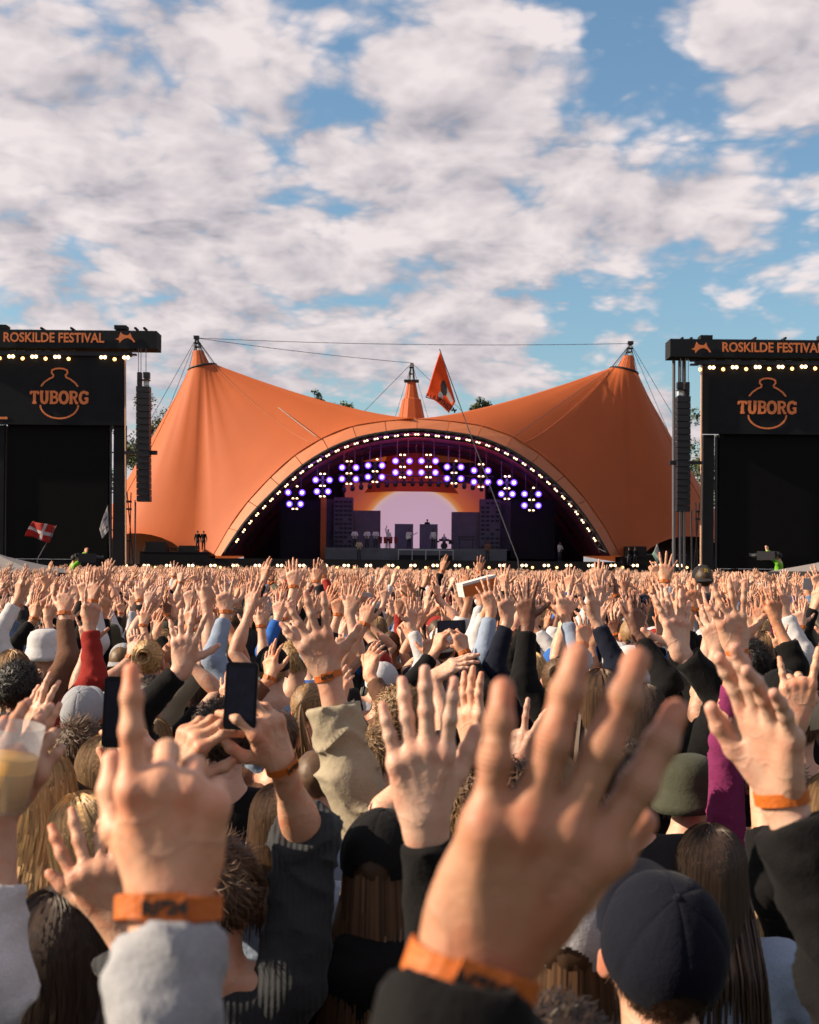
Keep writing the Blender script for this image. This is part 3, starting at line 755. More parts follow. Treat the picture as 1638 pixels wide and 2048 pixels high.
def surface_net(f, lo, hi, h, slack=.01, c=5):
    """a watertight quad mesh of f = 0"""
    lo = np.asarray(lo, float) - 2 * h; nb = np.ceil((np.asarray(hi) + 2 * h - lo) / (h * c)).astype(int); n = nb * c
    ax = [lo[k] + (np.arange(nb[k]) + .5) * c * h for k in range(3)]
    G = np.stack(np.meshgrid(*ax, indexing='ij'), -1).reshape(-1, 3)
    pad = c * h + slack
    D = f(G, pad + .02).reshape(nb); keep = np.abs(D) < c * h * .88 + slack
    rep = lambda a: a.repeat(c, 0).repeat(c, 1).repeat(c, 2)
    def nodes(cm):
        o = np.zeros(n + 1, bool)
        for i in (0, 1):
            for j in (0, 1):
                for k in (0, 1): o[i:i + n[0], j:j + n[1], k:k + n[2]] |= cm
        return o
    Fv = np.ones(n + 1, np.float32); Fv[nodes(rep((D < 0) & ~keep))] = -1
    nm = nodes(rep(keep)); idx = np.argwhere(nm); Fv[nm] = f(lo + idx * h, h * 3 + slack)
    S = Fv < 0
    cnt = np.zeros(n, np.int8)
    for i in (0, 1):
        for j in (0, 1):
            for k in (0, 1): cnt += S[i:i + n[0], j:j + n[1], k:k + n[2]]
    act = np.argwhere((cnt > 0) & (cnt < 8)); vid = np.full(n, -1, np.int32); vid[tuple(act.T)] = np.arange(len(act))
    cor = [(i, j, k) for i in (0, 1) for j in (0, 1) for k in (0, 1)]
    val = np.stack([Fv[act[:, 0] + i, act[:, 1] + j, act[:, 2] + k] for i, j, k in cor], 1)
    acc = np.zeros((len(act), 3)); num = np.zeros(len(act))
    for a in range(8):
        for b in range(a + 1, 8):
            df = np.array(cor[b]) - np.array(cor[a])
            if np.abs(df).sum() != 1: continue
            m = (val[:, a] < 0) != (val[:, b] < 0); t = val[m, a] / (val[m, a] - val[m, b])
            acc[m] += np.array(cor[a]) + t[:, None] * df; num[m] += 1
    v = lo + (act + acc / num[:, None]) * h
    quads = []
    for a in range(3):
        o1, o2 = [(1, 2), (2, 0), (0, 1)][a]
        sl0 = [slice(None)] * 3; sl1 = [slice(None)] * 3; sl0[a] = slice(0, -1); sl1[a] = slice(1, None)
        s0, s1 = S[tuple(sl0)], S[tuple(sl1)]; e = np.argwhere(s0 != s1)
        e = e[(e[:, o1] > 0) & (e[:, o2] > 0) & (e[:, o1] < n[o1]) & (e[:, o2] < n[o2])]
        ins = s0[tuple(e.T)]
        def cell(d1, d2):
            q = e.copy(); q[:, o1] -= d1; q[:, o2] -= d2; return vid[tuple(q.T)]
        Q = np.stack([cell(1, 1), cell(0, 1), cell(0, 0), cell(1, 0)], 1); Q[~ins] = Q[~ins][:, ::-1]; quads.append(Q)
    Q = np.concatenate(quads); Q = Q[(Q >= 0).all(1)]
    return v, Q
def np_mesh(name, v, q, tint=None):
    me = bpy.data.meshes.new(name); me.vertices.add(len(v)); me.vertices.foreach_set('co', v.astype(np.float32).ravel())
    k = q.shape[1]; me.loops.add(q.size); me.loops.foreach_set('vertex_index', q.ravel().astype(np.int32)); me.polygons.add(len(q))
    me.polygons.foreach_set('loop_start', np.arange(0, q.size, k, dtype=np.int32)); me.polygons.foreach_set('use_smooth', np.ones(len(q), bool))
    me.update(calc_edges=True)
    if tint is not None:
        at = me.color_attributes.new('tint', 'FLOAT_COLOR', 'POINT'); at.data.foreach_set('color', np.c_[tint, np.ones(len(tint))].astype(np.float32).ravel())
    return me
def decimate(me, ratio):
    o = bpy.data.objects.new('tmp', me); COL.objects.link(o); md = o.modifiers.new('d', 'DECIMATE'); md.ratio = ratio
    dg = bpy.context.evaluated_depsgraph_get(); dg.update()
    m2 = bpy.data.meshes.new_from_object(o.evaluated_get(dg)); m2.name = me.name; bpy.data.objects.remove(o); bpy.data.meshes.remove(me); return m2

# ------------------------------------------------------------------ hands
#        (spread, knuckle, middle, end) for index, middle, ring, little finger ; thumb: three directions in (side, along, back)
POSES = {
 'big':   ([(6, 8, 10, 6), (-3, 5, 8, 5), (-9, 6, 9, 5), (-19, 8, 10, 6)], [(.50, .76, -.42), (.40, .86, -.34), (.34, .90, -.26)]),
 'open':  ([(11, 6, 8, 5), (2, 4, 6, 4), (-7, 6, 8, 5), (-17, 8, 10, 6)], [(.72, .66, -.22), (.60, .78, -.15), (.48, .86, -.10)]),
 'wide':  ([(18, 2, 5, 3), (5, 0, 4, 3), (-9, 2, 6, 4), (-24, 4, 8, 5)], [(.88, .45, -.15), (.82, .57, -.08), (.72, .68, -.04)]),
 'relax': ([(7, 16, 24, 14), (2, 20, 28, 16), (-4, 24, 30, 18), (-11, 26, 32, 18)], [(.62, .70, -.36), (.42, .84, -.34), (.26, .90, -.34)]),
 'shut':  ([(3, 8, 10, 6), (1, 6, 9, 6), (-2, 8, 10, 6), (-6, 11, 13, 8)], [(.52, .82, -.24), (.30, .93, -.20), (.16, .97, -.15)]),
 'bent':  ([(6, 30, 12, 8), (1, 34, 12, 8), (-4, 38, 14, 8), (-9, 42, 16, 8)], [(.68, .66, -.32), (.56, .78, -.30), (.46, .84, -.28)]),
 'point': ([(3, 3, 6, 4), (2, 70, 92, 45), (-2, 76, 95, 45), (-6, 80, 95, 45)], [(.62, .62, -.48), (.20, .90, -.40), (.05, .88, -.46)]),
 'fist':  ([(3, 74, 95, 48), (1, 78, 95, 48), (-2, 80, 95, 48), (-5, 82, 95, 48)], [(.55, .6, -.58), (-.1, .75, -.65), (-.5, .6, -.62)]),
 'horns': ([(6, 4, 6, 4), (1, 74, 95, 48), (-2, 78, 95, 48), (-12, 6, 8, 5)], [(.52, .64, -.56), (-.05, .80, -.60), (-.4, .66, -.60)]),
 'peace': ([(11, 4, 6, 4), (-6, 4, 6, 4), (-2, 80, 95, 48), (-5, 82, 95, 48)], [(.50, .64, -.58), (-.1, .78, -.62), (-.45, .64, -.60)]),
 'hold':  ([(8, 34, 40, 22), (2, 36, 44, 24), (-4, 38, 46, 24), (-10, 42, 48, 26)], [(.66, .60, -.45), (.30, .80, -.52), (.05, .84, -.54)]),
 'thin':  ([(7, 5, 8, 5), (1, 3, 6, 4), (-5, 5, 8, 5), (-12, 8, 10, 6)], [(.60, .74, -.30), (.46, .85, -.24), (.36, .90, -.2)]),
 'grip':  ([(5, 52, 58, 30), (1, 54, 60, 32), (-3, 56, 62, 32), (-8, 60, 62, 32)], [(.60, .55, -.58), (.15, .70, -.70), (-.2, .68, -.70)]),
}
LEN = [(.046, .027, .022), (.051, .031, .023), (.047, .029, .023), (.036, .021, .020)]
KN = [(.031, .092), (.0085, .097), (-.0135, .091), (-.0335, .080)]
RAD = [(.0116, .0102, .0091, .0077), (.0118, .0104, .0093, .0079), (.0112, .0099, .0088, .0075), (.0099, .0087, .0077, .0067)]
def hand_sdf(W, f, n, right, s=1.0, pose='open', jit=0.0, rg=None, tend=0.0, fat=1.0):
    f = nrm(f); n = np.asarray(n, float); n = nrm(n - f * (n @ f)); l = np.cross(f, n) * (-1 if right else 1)
    # a right hand, back towards the viewer and fingers up, has its thumb on the left
    pt = lambda x, y, z: W + (l * x + f * y + n * z) * s
    fing, th = POSES[pose]; palm, fgs, info = [], [], dict(nails=[], tips=[], knuckles=[], joints=[], frame=(W, f, n, l))
    palm.append(Cone(pt(0, -.012, 0), pt(0, .012, 0), .030 * s, .031 * s, n, .72))
    for i, (kx, ky) in enumerate(KN):
        palm.append(Cone(pt(kx * .55, .010, 0), pt(kx, ky, .001), .0145 * s, .0122 * s))
    palm.append(Ell(pt(.0, .052, -.002), np.array([.041, .054, .0135]) * s, np.stack([l, f, n])))
    palm.append(Ell(pt(.024, .038, -.010), np.array([.017, .032, .013]) * s, np.stack([nrm(l - .35 * f), nrm(f + .35 * l), n])))
    palm.append(Ell(pt(-.026, .036, -.008), np.array([.013, .032, .012]) * s, np.stack([l, f, n])))
    for i, (kx, ky) in enumerate(KN):
        K = pt(kx, ky, .001)
        j = rg.normal(0, 1, 4) * np.array([2.5, 6, 7, 4]) * jit if rg is not None else np.zeros(4)
        sp, m, p, d = np.array(fing[i]) + j
        info['knuckles'].append(pt(kx, ky, .011))
        if tend: palm.append(Cone(pt(kx * .3, .012, .0135), pt(kx, ky - .004, .0095), .0028 * s * tend, .0040 * s * tend))
        palm.append(Ell(pt(kx, ky - .001, .0035), np.full(3, .0112 * s)))
        a = R(sp); base = l * math.sin(a) + f * math.cos(a); fl = 0; items = []; q = K
        for k, L_ in enumerate(LEN[i]):
            fl += R((m, p, d)[k]); dv = base * math.cos(fl) - n * math.sin(fl); e = q + dv * L_ * s
            items.append(Cone(q, e, RAD[i][k] * s * fat * .955, RAD[i][k + 1] * s * fat * .95))
            if k < 2: items.append(Ell(e, np.full(3, RAD[i][k + 1] * 1.10 * s * fat))); info['joints'].append((e, dv, (.0095, .0065)[k] * s))
            q = e
        up = base * math.sin(fl) + n * math.cos(fl)
        info['nails'].append((q - dv * .003 * s + up * RAD[i][3] * .9 * s, .0072 * s)); info['tips'].append(q)
        fgs.append(Grp(items, .003 * s))
    q = pt(.020, .024, -.008); items = []; rr = (.0150, .0125, .0112, .0092); info['thumb'] = []
    for k, L_ in enumerate((.044, .034, .027)):
        t_ = th[k]; dv = nrm(l * t_[0] + f * t_[1] + n * t_[2])
        if rg is not None and jit: dv = nrm(dv + rg.normal(0, .08 * jit, 3))
        e = q + dv * L_ * s; items.append(Cone(q, e, rr[k] * s, rr[k + 1] * s)); q = e
        if k < 2: items.append(Ell(e, np.full(3, rr[k + 1] * 1.05 * s)))
    info['tips'].append(q); info['nails'].append((q + l * .006 * s + n * .005 * s, .006 * s))
    fgs.append(Grp(items, .005 * s))
    return Hand(Grp(palm, .012 * s), fgs, .009 * s), info
def ik(S, W, L1, L2, hint):
    d = W - S; D = np.linalg.norm(d); k = max(1.0, D / (L1 + L2) * 1.004); L1, L2 = L1 * k, L2 * k
    u = d / D; a = (L1 * L1 - L2 * L2 + D * D) / (2 * D); hh = math.sqrt(max(L1 * L1 - a * a, 0))
    w = np.asarray(hint, float); w = nrm(w - u * (w @ u)); return S + u * a + w * hh
def head_items(C, X, Yv, Z, s):
    p = lambda x, y, z: C + (X * x + Yv * y + Z * z) * s
    A = np.stack([X, Yv, Z]); r = lambda *a: np.array(a) * s
    it = [Ell(p(0, -.014, .032), r(.075, .093, .084), A), Ell(p(0, .028, -.028), r(.060, .062, .082), A), Ell(p(0, .030, -.072), r(.050, .052, .042), A),
          Ell(p(0, .066, -.094), r(.020, .018, .018), A), Cone(p(-.028, .076, .018), p(.028, .076, .018), .013 * s, .013 * s)]
    fine = [Cone(p(0, .088, .006), p(0, .108, -.028), .0075 * s, .0115 * s), Cone(p(-.018, .082, -.060), p(.018, .082, -.060), .0085 * s, .0085 * s),
            Ell(p(-.031, .076, .000), r(.0125, .0125, .0125)), Ell(p(.031, .076, .000), r(.0125, .0125, .0125)),
            Ell(p(-.026, .070, -.03), r(.020, .018, .018)), Ell(p(.026, .070, -.03), r(.020, .018, .018))]
    for e in (-1, 1):
        ea = np.stack([nrm(X * e + Yv * -.45), nrm(Yv + X * e * .45), Z])
        fine += [Ell(p(e * .080, -.012, -.004), r(.0075, .019, .031), ea), Ell(p(e * .079, -.008, -.030), r(.007, .010, .011), ea)]
    return it, fine
def axes(yaw, pitch=0.0, roll=0.0):
    M = Matrix.Rotation(yaw, 3, 'Z') @ Matrix.Rotation(pitch, 3, 'X') @ Matrix.Rotation(roll, 3, 'Y')
    return [np.array(M.col[k]) for k in range(3)]

def build_figure(spec):
    """local frame: feet at the origin, facing +Y.  Returns meshes and frames of the body and the garments."""
    s = spec.get('s', 1.0); C = np.asarray(spec['head'], float); rg = np.random.default_rng(spec.get('seed', 1)); res = spec.get('res', .005)
    X, Yv, Z = axes(spec.get('yaw', 0), spec.get('pitch', 0), spec.get('roll', 0))
    bx_, by_, bz_ = axes(spec.get('byaw', spec.get('yaw', 0) * .4))
    it, fine = head_items(C, X, Yv, Z, s)
    nb = C + (-by_ * .040 + bz_ * -.175) * s
    q = lambda x, y, z: np.array([C[0], C[1], 0]) + (bx_ * x + by_ * (y - .03)) * s + np.array([0, 0, C[2] + z * s])
    head = Grp([Grp(it, .03 * s)] + fine, .010 * s)
    neck = Cone(C + (-Yv * .022 - Z * .05) * s, nb, .054 * s, .058 * s)
    core = [neck, Cone(nb, q(0, 0, -.42), .075 * s, .10 * s)]
    arms = []; infos = []; sleeves = []; folds = []
    wide = spec.get('wide', 1.0); loose = spec.get('loose', 1.0)
    for a in spec['arms']:
        e = 1 if a['right'] else -1; W = np.asarray(a['wrist'], float)
        up = np.clip((W[2] - (C[2] - .2 * s)) / (.5 * s), 0, 1)
        S = q(e * (.178 - .018 * up), -.005, -.225 + .055 * up)
        E = ik(S, W, .285 * s, .262 * s, a.get('hint', bx_ * e * .8 - by_ * .2 - bz_ * .5))
        fdir = nrm(a.get('dir', W - E)); hs = a.get('hs', 1.0) * s
        hnd, inf = hand_sdf(W, fdir, a.get('n', -by_), a['right'], hs, a.get('pose', 'open'), a.get('jit', 1.0), rg, a.get('tend', 0), a.get('fat', 1.0))
        inf.update(E=E, S=S, W=W, fore=nrm(W - E)); infos.append(inf); nn = inf['frame'][2]
        up_ = Grp([Cone(S, E, .049 * s, .038 * s), Cone(nb - bz_ * .03 * s, S, .06 * s, .052 * s)], .014 * s)
        fo_ = Grp([Cone(E, W, .037 * s, .0275 * hs, nn, .85), Ell(E + (W - E) * .26, np.array([.043, .043, .105]) * s, np.stack([nrm(np.cross(W - E, bx_ + .1 * by_)), nrm(np.cross(W - E, np.cross(W - E, bx_ + .1 * by_))), nrm(W - E)]))], .014 * s)
        arms.append((up_, fo_, hnd, max(res, .016) if a.get('low') else res))
        # sleeve of the garment on this arm
        cuff = a.get('cuff', spec.get('cuff', .95)); Ls = loose
        if cuff <= 0: continue
        if cuff < 1.0 and cuff <= .55:          # short sleeve, share of the upper arm
            en = S + (E - S) * (cuff / .55); dirc = nrm(E - S)
            sl_ = [Cone(S, en + dirc * .05, .072 * s * Ls, .066 * s * Ls)]
        else:                                   # long sleeve, share of the forearm
            k = (cuff - .55) / .45; en = E + (W - E) * k; dirc = nrm(W - E)
            rc = .047 - .010 * k
            sl_ = [Cone(S, E, .072 * s * Ls, .058 * s * Ls), Cone(E, en + dirc * .05, .056 * s * Ls, rc * s * Ls)]
            if spec.get('hem'): sl_ += [Cone(en - dirc * .050 * s, en + dirc * .05, (rc + .0035) * s * Ls, (rc + .0025) * s * Ls)]
            if a.get('roll', spec.get('rolled', 0)): sl_ += [Cone(en - dirc * .055 * s, en + dirc * .05, (rc + .016) * s * Ls, (rc + .014) * s * Ls)]
        sleeves.append((Grp(sl_, .03 * s), en, dirc)); folds.append((S, E, en if cuff > .55 else E + (W - E) * .02, 0))
    bodyk = [Grp([head] + core, .025 * s)] + [a[0] for a in arms]
    rest = Grp(bodyk, .022 * s); parts_ = [surface_net(rest.d, rest.lo, rest.hi, spec.get('hres', .008))]
    for (_, fo_, hnd, rs) in arms:
        def fa(p, pad=.05):
            D = fo_.d(p, pad); m = np.nonzero(((p > hnd.lo - pad) & (p < hnd.hi + pad)).all(1))[0]
            if len(m): D[m] = smin(D[m], hnd.d(p[m], pad), .012 * s)
            return D
        parts_.append(surface_net(fa, np.minimum(fo_.lo, hnd.lo), np.maximum(fo_.hi, hnd.hi), rs))
    off = np.cumsum([0] + [len(x[0]) for x in parts_]); v = np.concatenate([x[0] for x in parts_]); Q = np.concatenate([x[1] + o for x, o in zip(parts_, off)])
    # pigment: rosier knuckles, finger tips, ears and lips, paler nails, eyes
    tint = np.ones((len(v), 3)); rd = np.zeros(len(v))
    for inf in infos:
        for k in inf['knuckles']: rd = np.maximum(rd, .45 * np.exp(-((v - k) ** 2).sum(1) / (.012 * s) ** 2))
        for k in inf['tips']: rd = np.maximum(rd, .8 * np.exp(-((v - k) ** 2).sum(1) / (.013 * s) ** 2))
    pl = lambda x, y, z: C + (X * x + Yv * y + Z * z) * s
    for e in (-1, 1): rd = np.maximum(rd, .9 * np.exp(-((v - pl(e * .082, -.012, -.005)) ** 2).sum(1) / (.026 * s) ** 2))
    rd = np.maximum(rd, 1.0 * np.exp(-((v - pl(0, .09, -.06)) ** 2).sum(1) / (.014 * s) ** 2))
    tint *= (1 - rd[:, None] * np.array([.02, .30, .30]))
    for inf in infos:
        for c_, r_ in inf['nails']: 
            w = np.exp(-(((v - c_) ** 2).sum(1) / r_ ** 2) ** 2); tint = tint * (1 - w[:, None]) + w[:, None] * np.array([1.22, 1.02, 1.0])
    for e in (-1, 1):
        dd = ((v - pl(e * .031, .089, .0)) ** 2).sum(1); tint[dd < (.0085 * s) ** 2] = (1.3, 1.8, 2.2); tint[dd < (.0045 * s) ** 2] = (.12, .12, .14)
    cr_ = np.zeros((len(v), 3))
    for inf in infos:
        for (c_, dv_, w_) in inf['joints']:
            rel = v - c_; r2 = (rel ** 2).sum(1); m = r2 < (w_ * 2.4) ** 2; al_ = rel[m] @ dv_
            cr_[m, 0] = al_ * 100; cr_[m, 1] = np.maximum(cr_[m, 1], np.exp(-(al_ / w_) ** 2 * 1.6))
    me = np_mesh('body', v, Q, tint)
    at = me.attributes.new('crease', 'FLOAT_VECTOR', 'POINT'); at.data.foreach_set('vector', cr_.astype(np.float32).ravel())
    if spec.get('dec'): me = decimate(me, spec['dec'])
    # garment
    gm = None
    fat = spec.get('fat', 1.0)
    if spec.get('garment', True):
        g = loose
        to = [Ell(q(0, .0, -.37), np.array([.180 * wide, .122 * fat, .20]) * s * (1 + .06 * (g - 1) * 6)), Cone(q(-.125 * wide, -.005, -.232), q(.125 * wide, -.005, -.232), .074 * s, .074 * s),
              Ell(q(0, .005, -.60), np.array([.165 * wide, .118 * fat, .20]) * s), Ell(q(0, .0, -.74), np.array([.182 * wide, .130 * fat, .13]) * s)]
        if spec.get('hood'): to.append(Ell(q(0, -.085, -.185), np.array([.125, .062, .060]) * s)); to.append(Cone(q(-.07, -.02, -.165), q(.07, -.02, -.165), .045 * s, .045 * s))
        if spec.get('collar'): to.append(Cone(nb + bz_ * .0 * s, nb + bz_ * .035 * s + by_ * .01 * s, .073 * s, .066 * s))
        torso = Grp(to, .07 * s); cut_n = nb + bz_ * (.075 if spec.get('collar') else .06) * s
        nkc = Cone(nb - bz_ * .1 * s, nb + bz_ * .2 * s, .056 * s, .064 * s)
        sd = rg.uniform(0, 50, 3); amp = spec.get('fold', .012)
        def fg(p, pad=.05):
            D = torso.d(p, pad)
            if not spec.get('hood'): D = np.maximum(np.maximum(D, (p - cut_n) @ bz_), -nkc.d(p))
            for (sl_, en, dirc) in sleeves:
                m = np.nonzero(((p > sl_.lo - pad) & (p < sl_.hi + pad)).all(1))[0]
                if len(m):
                    e_ = np.maximum(sl_.d(p[m], pad), (p[m] - en) @ dirc); D[m] = smin(D[m], e_, .035 * s)
            m = np.nonzero(D < .06)[0]
            if len(m):
                pm = p[m]; w = (pm + .25 * pm[:, [2, 2, 0]]) * np.array([8, 8, 13]) + sd
                r1 = 1 - np.abs(2 * vnoise(w) - 1); fo = amp * .75 * (r1 ** 3 - .3); msk = vnoise(pm * 10 + sd)
                for (S_, E_, en_, rr_) in folds:
                    tA = np.clip((pm - S_) @ (E_ - S_) / ((E_ - S_) @ (E_ - S_)), 0, 1); tB = np.clip((pm - E_) @ (en_ - E_) / max((en_ - E_) @ (en_ - E_), 1e-6), 0, 1)
                    qa = S_ + tA[:, None] * (E_ - S_); qb = E_ + tB[:, None] * (en_ - E_); da = ((pm - qa) ** 2).sum(1); db = ((pm - qb) ** 2).sum(1)
                    useb = db < da; dd = np.sqrt(np.where(useb, db, da)); L1_ = np.linalg.norm(E_ - S_)
                    tl = np.where(useb, L1_ + tB * np.linalg.norm(en_ - E_), tA * L1_); ax_ = np.where(useb[:, None], nrm(en_ - E_), nrm(E_ - S_)); rel = pm - np.where(useb[:, None], qb, qa)
                    u1 = nrm(np.cross(nrm(en_ - E_ + 1e-4), V3(.3, 1, .2))); u2 = np.cross(nrm(en_ - E_ + 1e-4), u1); th = np.arctan2(rel @ u2, rel @ u1)
                    jit_ = 3.2 * vnoise(pm * 7 + sd * 1.7)
                    jit_ = jit_ * 2.2; f1 = 1 - np.abs(np.sin(math.pi * tl / .085 + th * 1.0 + jit_)); f2 = 1 - np.abs(np.sin(math.pi * tl / .052 - th * 1.5 + jit_ * 1.5 + 1))
                    el_ = np.exp(-((tl - L1_) / .10) ** 2)                                        # more folds at the elbow
                    k_ = np.clip((msk - .25) * 2.5, 0, 1) * (.55 + .9 * el_)
                    near_ = np.clip((.13 - dd) / .03, 0, 1)
                    fo = fo * (1 - near_ * .6) - near_ * amp * (.62 * f1 ** 2.2 * k_ + .34 * f2 ** 2.5 * (1 - k_ * .6)) + near_ * amp * .28
                D[m] += fo
                if spec.get('rib'): D[m] += .0016 * np.sin(p[m][:, 2] * 2 * math.pi / .016)
            for (sl_, en, dirc) in sleeves:      # clean cuffs
                m = np.nonzero((np.abs(p - en) < .11).all(1))[0]
                if len(m):
                    lat = p[m] - en; al_ = lat @ dirc; rad = np.sqrt(np.maximum((lat ** 2).sum(1) - al_ ** 2, 0))
                    near = rad < .10 * s * g; D[m] = np.where(near & (al_ > -.01), np.maximum(D[m], al_), D[m])
            return D
        al = to + [x[0] for x in sleeves]; lo = np.min([i.lo for i in al], 0); hi = np.max([i.hi for i in al], 0)
        v, Q = surface_net(fg, lo, hi, spec.get('gres', .010), slack=.03)
        gm = np_mesh('garment', v, Q)
        if spec.get('gdec'): gm = decimate(gm, spec['gdec'])
    Mh = frame_m(C, X * s, Yv * s, Z * s)
    wr = [dict(M=frame_m(i['W'] - i['fore'] * .004 * s, i['frame'][3] * s * 1.07, i['frame'][2] * s * 1.07, i['fore'] * s), sc=1.0) for i in infos]
    return dict(body=me, garment=gm, head=Mh, wrists=wr, infos=infos, s=s, C=C, q=q)

# ------------------------------------------------------------------ skin, hair and cloth
def skin_mat(name, col):
    m = bpy.data.materials.new(name); m.use_nodes = True; t = NT(m.node_tree); b = t.n['Principled BSDF']
    at = t.new('ShaderNodeAttribute', attribute_name='tint').outputs['Color']; oc = t.new('ShaderNodeTexCoord').outputs['Object']
    oi = t.new('ShaderNodeObjectInfo').outputs['Random']
    n = t.noise(oc, 26, 5, .6); n2 = t.noise(oc, 160, 3, .6)
    c = t.mix(1.0, (*col, 1), at, 'MULTIPLY')
    c = t.mix(t.ss(n, .42, .70), c, t.mix(1.0, c, (1.0, .78, .74, 1), 'MULTIPLY'))
    c = t.mix(t.ss(t.noise(oc, 9, 4, .6), .45, .68), c, t.mix(1.0, c, (.92, .80, .72, 1), 'MULTIPLY'))
    hs = t.new('ShaderNodeHueSaturation'); t.put(hs.inputs['Color'], c); t.put(hs.inputs['Value'], t.m('ADD', t.m('MULTIPLY', oi, .30), .84)); t.put(hs.inputs['Saturation'], t.m('ADD', t.m('MULTIPLY', t.m('FRACT', t.m('MULTIPLY', oi, 7.3)), .2), .9))
    t.put(b.inputs['Base Color'], hs.outputs[0]); b.inputs['Roughness'].default_value = .52; b.inputs['Specular IOR Level'].default_value = .32
    b.inputs['Subsurface Weight'].default_value = .13; b.inputs['Subsurface Radius'].default_value = (.014, .0045, .002); b.inputs['Subsurface Scale'].default_value = .5
    bn = t.new('ShaderNodeBump'); bn.inputs['Strength'].default_value = .42; bn.inputs['Distance'].default_value = .002
    vn = t.noise(oc, 17, 1.5, .5, .6); vein = t.m('POWER', t.m('SUBTRACT', 1.0, t.m('ABSOLUTE', t.m('SUBTRACT', t.m('MULTIPLY', vn, 2.0), 1.0))), 14.0)
    t.put(b.inputs['Base Color'], t.mix(t.m('MULTIPLY', vein, .30), hs.outputs[0], t.mix(1.0, hs.outputs[0], (.78, .86, .92, 1), 'MULTIPLY')))
    sp = t.new('ShaderNodeSeparateXYZ'); t.put(sp.inputs[0], t.new('ShaderNodeAttribute', attribute_name='crease').outputs['Vector'])
    wr = t.m('MULTIPLY', t.m('POWER', t.m('ABSOLUTE', t.m('SINE', t.m('ADD', t.m('MULTIPLY', sp.outputs[0], 9.5), t.m('MULTIPLY', n, 3.0)))), .5), sp.outputs[1])
    t.put(bn.inputs['Height'], t.m('ADD', t.m('ADD', n2, t.m('ADD', t.m('MULTIPLY', n, 1.5), t.m('MULTIPLY', vein, .9))), t.m('MULTIPLY', wr, 2.2))); t.put(b.inputs['Normal'], bn.outputs[0])
    MATS[name] = m; return m
SKINS = [skin_mat('skin_fair', (.50, .295, .205)), skin_mat('skin_light', (.46, .25, .16)), skin_mat('skin_tan', (.36, .18, .105)), skin_mat('skin_brown', (.14, .058, .032))]
def hair_mat(name, col, rough=.55):
    m = bpy.data.materials.new(name); m.use_nodes = True; t = NT(m.node_tree); b = t.n['Principled BSDF']
    at = t.new('ShaderNodeAttribute', attribute_name='tint').outputs['Color']
    t.put(b.inputs['Base Color'], t.mix(1.0, (*col, 1), at, 'MULTIPLY')); b.inputs['Roughness'].default_value = rough; b.inputs['Specular IOR Level'].default_value = .35
    MATS[name] = m; return m
HAIRC = {'blond': (.36, .22, .095), 'dark blond': (.20, .115, .05), 'brown': (.075, .038, .018), 'dark brown': (.03, .016, .009), 'black': (.010, .008, .007), 'ginger': (.26, .075, .022), 'grey': (.22, .20, .18)}
for k, c in HAIRC.items(): hair_mat('hair_' + k, c)
def cloth_mat(name, col, sheen=.03, kind='weave'):
    m = bpy.data.materials.new('cloth_' + name); m.use_nodes = True; t = NT(m.node_tree); b = t.n['Principled BSDF']
    oc = t.new('ShaderNodeTexCoord').outputs['Object']
    n = t.noise(oc, 5, 5, .6); n2 = t.noise(oc, 38, 4, .65); n3 = t.noise(oc, 330, 2, .5)
    f = t.m('ADD', t.m('ADD', t.m('MULTIPLY', t.m('SUBTRACT', n, .5), .5), t.m('MULTIPLY', t.m('SUBTRACT', n3, .5), .5)), 1.0)
    hs = t.new('ShaderNodeHueSaturation'); hs.inputs['Color'].default_value = (*[x * ALB for x in col], 1); t.put(hs.inputs['Value'], f); t.put(b.inputs['Base Color'], hs.outputs[0])
    b.inputs['Roughness'].default_value = .9; b.inputs['Specular IOR Level'].default_value = .12; b.inputs['Sheen Weight'].default_value = sheen; b.inputs['Sheen Roughness'].default_value = .4
    bn = t.new('ShaderNodeBump'); bn.inputs['Strength'].default_value = .45; bn.inputs['Distance'].default_value = .008
    h = t.m('ADD', n2, t.m('MULTIPLY', n3, .22))
    if kind == 'knit':
        wv = t.new('ShaderNodeTexWave', wave_type='BANDS', bands_direction='X'); t.put(wv.inputs['Vector'], oc); wv.inputs['Scale'].default_value = 26; wv.inputs['Distortion'].default_value = .8; wv.inputs['Detail'].default_value = 2
        h = t.m('ADD', h, t.m('MULTIPLY', wv.outputs['Fac'], .5))
    t.put(bn.inputs['Height'], h); t.put(b.inputs['Normal'], bn.outputs[0])
    MATS['cloth_' + name] = m; return m
CLOTH = {'black': (.0065, .006, .0065), 'charcoal': (.020, .020, .023), 'navy blue': (.0075, .0095, .020), 'white': (.52, .51, .53), 'light grey': (.30, .305, .33), 'denim blue': (.11, .17, .28), 'red': (.26, .022, .018), 'magenta': (.17, .022, .085),
         'khaki': (.33, .28, .20), 'brown': (.14, .070, .045), 'olive': (.055, .058, .040), 'mustard': (.26, .15, .012), 'blue': (.03, .12, .42), 'pink': (.62, .28, .34), 'orange': (.52, .15, .04), 'pale blue': (.26, .32, .43)}
for k, c in CLOTH.items(): cloth_mat(k, c)
cloth_mat('dark navy', (.0055, .0065, .0135)); cloth_mat('grey knit', (.034, .036, .040), .08, 'knit'); cloth_mat('brown rib', (.12, .06, .04), .08, 'knit')
M_band = mat('orange_wristband', (.50, .12, .015), .55, .10, 30, .2, 120)
M_bandprint = mat('black_band_print', (.02, .018, .016), .6, 0)
M_trouser = mat('dark_trousers', (.03, .033, .045), .9, .2, 4)

